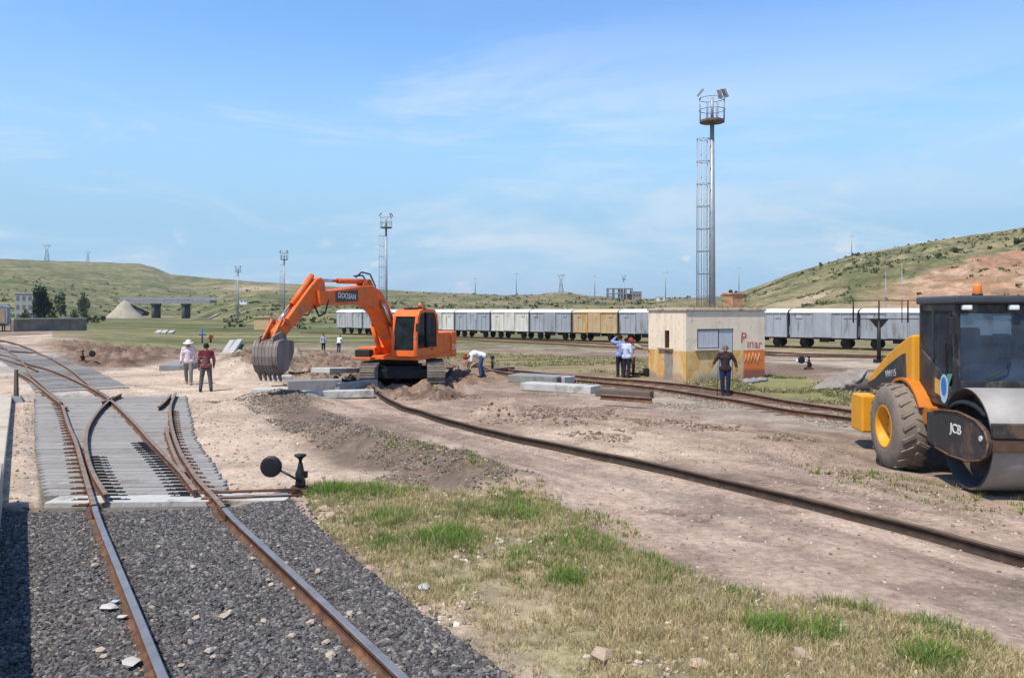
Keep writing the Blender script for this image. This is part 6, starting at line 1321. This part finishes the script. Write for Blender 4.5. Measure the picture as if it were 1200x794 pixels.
def person(loc, rz, label, shirt, trousers, pose=None, hat=None, hatm=None, hair=(.02, .016, .013), sleeves='long', vest=None, shoes=(.03, .025, .022), scale=1.0, group=None, lx=None):
    """standing figure facing its own -y; pose overrides joints"""
    J = {k: V3(v) for k, v in {**BASE, **(pose or {})}.items()}
    t = thing('person', label, 'person', loc, rz, group); t.scale = (scale,) * 3
    f = J['face'].normalized(); up = (J['head'] - J['neck']).normalized(); f = (f - up * f.dot(up)).normalized(); side = f.cross(up)   # side = figure's left when facing -y... sign is irrelevant
    h = J['head']; torso_up = (J['chest'] - J['pel']).normalized()
    across = (J['shL'] - J['shR']).normalized()
    caps = [(J['pel'] - across * .07, J['pel'] + across * .07, .12, .12), (J['pel'], J['chest'], .12, .13), (J['shL'] - across * .05, J['shR'] + across * .05, .075, .075), (J['chest'] - across * .06, J['chest'] + across * .06, .115, .115),
            (J['neck'] - up * .06, h - up * .04, .058, .052),
            (h - up * .055 + f * .018, h + up * .035, .068, .092), (h - up * .075 + f * .045, h - up * .06 + f * .05, .042, .042)]
    caps += [(h + f * .088 - up * .005, h + f * .112 - up * .035, .014, .018), (h + side * .088 - up * .02, h + side * .09 + up * .02, .02, .022), (h - side * .088 - up * .02, h - side * .09 + up * .02, .02, .022), (h + f * .085 - up * .065 - side * .02, h + f * .085 - up * .065 + side * .02, .014, .014)]
    for s in 'LR':
        caps += [(J['sh' + s], J['el' + s], .052, .042), (J['el' + s], J['wr' + s], .041, .028), (J['hp' + s], J['kn' + s], .088, .060), (J['kn' + s], J['an' + s], .058, .042)]
        d = (J['wr' + s] - J['el' + s]).normalized(); w = J['wr' + s]; sg = 1 if s == 'L' else -1
        wid = d.cross(across); wid = V3((0, -1, 0)) if wid.length < .3 else wid.normalized(); pal = d.cross(wid).normalized()
        palm = w + d * .075; caps += [(w, palm, .030, .034), (w + wid * .02, palm + wid * .025, .024, .02), (w - wid * .02, palm - wid * .025, .024, .02)]
        for k, ln in enumerate((.062, .075, .070, .055)):
            b = palm + wid * (.033 - .022 * k); m_ = b + d * ln * .55 + pal * .006; e = m_ + d * ln * .45 + pal * .022 * sg; caps += [(b, m_, .0105, .0095), (m_, e, .0095, .008)]
        tb = w + d * .03 + wid * .032; tm = tb + d * .03 + wid * .022; caps += [(tb, tm, .013, .011), (tm, tm + d * .03 + wid * .004, .011, .009)]
    blob('body', caps, SKIN, t, .009)
    pat = shirt if not isinstance(shirt, tuple) else mat('cloth_%d' % (hash(shirt) % 99991), shirt, .9, 0, .15, 9, .3, 14)
    lw = J['pel'] - torso_up * .03
    sc = [(lw - across * .075, lw + across * .075, .138, .138), (J['pel'], J['chest'], .142, .145), (J['chest'] - across * .075, J['chest'] + across * .075, .128, .128), (J['shL'] - across * .05, J['shR'] + across * .05, .088, .088), (J['chest'], J['neck'] - up * .055, .10, .070)]
    for s in 'LR':
        e = J['el' + s]; sc.append((J['sh' + s], e if sleeves == 'long' else J['sh' + s].lerp(e, .85), .075, .060))
        if sleeves == 'long': sc.append((e, e.lerp(J['wr' + s], .92), .058, .045))
    blob('jacket' if vest else 'shirt', sc, pat, t, .017)
    tm = mat('trousers_%d' % (hash(trousers) % 99991), trousers, .9, 0, .15, 8, .3, 14)
    tc = [(J['pel'] - across * .065 - torso_up * .05, J['pel'] + across * .065 - torso_up * .05, .128, .128)]
    for s in 'LR': tc += [(J['hp' + s], J['kn' + s], .106, .078), (J['kn' + s], J['an' + s] + (J['kn' + s] - J['an' + s]).normalized() * .03, .076, .066)]
    blob('trousers', tc, tm, t, .017)
    sm = mat('shoe_%d' % (hash(shoes) % 99991), shoes, .7, 0, .2, 8)
    for s in 'LR':
        a = J['an' + s]; b = MB().capsule((a.x, a.y + .05, a.z - .045), (a.x, a.y - .14, a.z - .055), .048, .042, 10, 3); b.capsule((a.x, a.y + .02, a.z), (a.x, a.y - .03, a.z - .03), .05, .05, 10, 3); b.build('shoe', sm, t, 0, None, None, False)
    q = Matrix((side.normalized(), -f, up)).transposed().to_4x4(); MH = Matrix.Translation(h) @ q
    hb = MB(); hb.ball((0, .012, .030), (.098, .108, .105), 14, 9, 0, MH)
    for v_ in range(len(hb.v)): # keep hair off the face
        p = MH.inverted() @ V3(hb.v[v_])
        if p.y < -.04 and p.z < .062: p.y = -.04; hb.v[v_] = tuple(MH @ p)
        elif p.z < -.035: p.z = -.035; hb.v[v_] = tuple(MH @ p)
    hb.build('hair', mat('hair_%d' % (hash(hair) % 99991), hair, .7, 0, .2, 20), t, 0, None, None, False)
    for sg in (-1, 1): MB().ball((sg * .034, -.088, .012), .011, 8, 6, 0, MH).build('eye', mat('eye_dark', (.02, .015, .012), .3), t)
    if hat == 'cap':
        c = MB(); c.lathe([(0, .135), (.05, .128), (.088, .10), (.106, .05), (.108, .03)], (0, .01, .01), 'z', 18); c.v = [tuple(MH @ V3(p)) for p in c.v]; c.add([(-.08, -.07, .045), (-.07, -.15, .035), (0, -.19, .04), (.07, -.15, .035), (.08, -.07, .045), (-.08, -.07, .052), (-.07, -.15, .042), (0, -.19, .048), (.07, -.15, .042), (.08, -.07, .052)], [(0, 1, 2, 3, 4), (9, 8, 7, 6, 5), (0, 5, 6, 1), (1, 6, 7, 2), (2, 7, 8, 3), (3, 8, 9, 4)], 0, True, MH); c.build('cap', hatm, t)
    if hat == 'brim':
        c = MB(); c.lathe([(0, .15), (.06, .148), (.10, .12), (.112, .05), (.118, .04), (.20, .025), (.205, .03), (.118, .052)], (0, .005, 0), 'z', 22); c.v = [tuple(MH @ V3(p)) for p in c.v]; c.build('sun_hat', hatm, t)
    if hat == 'helmet':
        c = MB(); c.lathe([(0, .155), (.06, .148), (.10, .115), (.122, .05), (.125, .03), (.145, .022), (.147, .028), (.126, .045)], (0, .0, 0), 'z', 20); c.v = [tuple(MH @ V3(p)) for p in c.v]; c.build('helmet', hatm, t)
    return t, J
def face_cam(p, off=0.0): return math.atan2(p.x, -p.y) * -1 * -1 + R(off) if False else math.atan2(-p.x, p.y) + R(off)   # turns -y towards the camera
WALK = dict(knL=(.10, -.12, .52), anL=(.11, -.16, .10), knR=(-.10, .03, .50), anR=(-.10, .22, .13), wrL=(.26, .10, .88), wrR=(-.25, -.16, .92), elR=(-.25, -.03, 1.13))
REDM = mat('red_cap', (.50, .035, .03), .8, 0, .1, 8); WHITEM = mat('white_hat', (.68, .68, .66), .85, 0, .08, 8)
p = G(221, 450.5); person(p, face_cam(p, -8), 'person in a pale pink shirt and white hat walking on the pale road', (.60, .50, .53), (.20, .185, .16), WALK, 'brim', WHITEM, sleeves='long', shoes=(.25, .2, .15))
PLAID = mat('maroon_striped_cloth', (.12, .022, .03), .9, 0, .2, 9, .2, 14)
def stripes(m):
    nt = m.node_tree; N = nt.nodes.new; L = nt.links.new; b = nt.nodes['Principled BSDF']; tc = N('ShaderNodeTexCoord'); w = N('ShaderNodeTexWave'); w.wave_type = 'BANDS'; w.bands_direction = 'Z'; w.inputs['Scale'].default_value = 4.4; w.inputs['Distortion'].default_value = .4
    L(tc.outputs['Object'], w.inputs['Vector']); r = N('ShaderNodeMapRange'); r.inputs[1].default_value = .80; r.inputs[2].default_value = .92; L(w.outputs['Fac'], r.inputs[0])
    sp = N('ShaderNodeSeparateXYZ'); L(tc.outputs['Object'], sp.inputs[0]); lt = N('ShaderNodeMath'); lt.operation = 'LESS_THAN'; lt.inputs[1].default_value = 1.27; L(sp.outputs['Z'], lt.inputs[0]); mu = N('ShaderNodeMath'); mu.operation = 'MULTIPLY'; L(r.outputs[0], mu.inputs[0]); L(lt.outputs[0], mu.inputs[1])
    old = b.inputs['Base Color'].links[0].from_socket; x = N('ShaderNodeMix'); x.data_type = 'RGBA'; L(mu.outputs[0], x.inputs['Factor']); L(old, x.inputs['A']); x.inputs['B'].default_value = (.38, .25, .24, 1); L(x.outputs['Result'], b.inputs['Base Color'])
stripes(PLAID)
p = G(241.5, 458.5); person(p, face_cam(p, 172), 'person seen from behind in a maroon jumper with pale stripes, hands low', PLAID, (.10, .095, .10), dict(anL=(.19, .02, .09), knL=(.15, -.02, .5), anR=(-.17, .0, .09), knR=(-.13, -.02, .5), elR=(-.27, -.02, 1.12), wrR=(-.24, -.16, .92)), vest=True)
def far_person(x, y, **k):
    p = G(x, y); return p
p = G(379, 412.5); person(p, face_cam(p, 20), 'person in a grey shirt and dark trousers standing far behind the excavator arm', (.36, .36, .40), (.03, .03, .045), dict(elL=(.26, -.06, 1.15), wrL=(.10, -.22, 1.10)), scale=1.0)
p = G(397, 412.5); person(p, face_cam(p, 160), 'person in a white shirt bending slightly, right of the one in grey', (.66, .66, .72), (.03, .04, .08), dict(chest=(0, -.16, 1.22), neck=(0, -.30, 1.36), head=(0, -.40, 1.45), face=(0, -.8, -.6), shL=(.185, -.24, 1.32), shR=(-.185, -.24, 1.32), elL=(.22, -.32, 1.04), wrL=(.18, -.45, .84), elR=(-.22, -.32, 1.04), wrR=(-.18, -.45, .84)), scale=.98)
p = G(562, 441.5)
BEND = dict(pel=(0, .12, .90), hpL=(.09, .10, .88), hpR=(-.09, .10, .88), knL=(.11, -.02, .50), anL=(.13, .04, .09), knR=(-.10, .06, .49), anR=(-.11, .20, .09), chest=(0, -.22, .98), neck=(0, -.42, .93), head=(0, -.54, .86), face=(0, -.35, -.94), shL=(.185, -.34, .95), shR=(-.185, -.34, .95), elL=(.21, -.38, .66), wrL=(.13, -.48, .42), elR=(-.21, -.38, .66), wrR=(-.10, -.50, .42))
person(p, R(-78), 'person in a white shirt and red cap bending over beside the excavator', (.70, .71, .75), (.055, .085, .17), BEND, 'cap', REDM, sleeves='short', scale=1.03)
p = G(727, 441.5); person(p, face_cam(p, 200), 'person in a blue shirt shading the eyes with a raised arm, left of the trio', (.22, .27, .48), (.018, .018, .025), dict(elL=(.33, -.12, 1.45), wrL=(.13, -.20, 1.62), elR=(-.25, .04, 1.12), wrR=(-.2, -.12, .95)), scale=1.06)
p = G(734, 442.5); person(p, face_cam(p, 150), 'person in a pale blue shirt standing in the middle of the trio', (.46, .52, .70), (.025, .025, .04), dict(elL=(.24, -.06, 1.12), wrL=(.12, -.2, 1.02)), scale=1.0)
p = G(739.5, 441.0); person(p, face_cam(p, 10), 'person in a red cap pointing towards the hut, right of the trio', (.42, .36, .30), (.09, .03, .028), dict(elL=(.46, -.03, 1.30), wrL=(.72, -.05, 1.20), shL=(.19, 0, 1.40)), 'cap', REDM, scale=.98, sleeves='short')
p = G(850, 463); person(p, face_cam(p, 6), 'person in a dark jacket and navy trousers standing on the track before the hut', mat('dark_jacket', (.045, .026, .028), .9, 0, .25, 9, .3, 14), (.022, .028, .060), dict(elL=(.33, .02, 1.16), wrL=(.37, -.04, .94), elR=(-.33, .0, 1.18), wrR=(-.42, -.10, 1.04), anL=(.08, .0, .09), anR=(-.08, .02, .09)), hair=(.16, .15, .14), vest=True, scale=1.0)
q = G(838.5, 462); M_ = MB().cyl((0, 0, 0), (.02, 0, 1.04), .014, None, 6); tag(M_.build('walking_stick', M_WOOD, None, 0, (AT(839.5, p.y).x, p.y - .1, gz(p.x, p.y)), (0, 0, 0)), 'thin dark stick held in the right hand of the worker on the track', 'stick')
# ---------------------------------------------------------------- summer haze in the air
def haze():
    m = bpy.data.materials.new('haze_air'); m.use_nodes = True; nt = m.node_tree; nt.nodes.clear()
    out = nt.nodes.new('ShaderNodeOutputMaterial'); v = nt.nodes.new('ShaderNodeVolumePrincipled'); v.inputs['Color'].default_value = (.80, .88, .97, 1); v.inputs['Density'].default_value = .00010; v.inputs['Anisotropy'].default_value = .2
    nt.links.new(v.outputs[0], out.inputs['Volume'])
    o = MB().span((-9500, -9500, -130), (9500, 9500, 190)).build('haze', m); o['label'] = 'thin summer haze over the yard and plain'; o['kind'] = 'stuff'
haze()
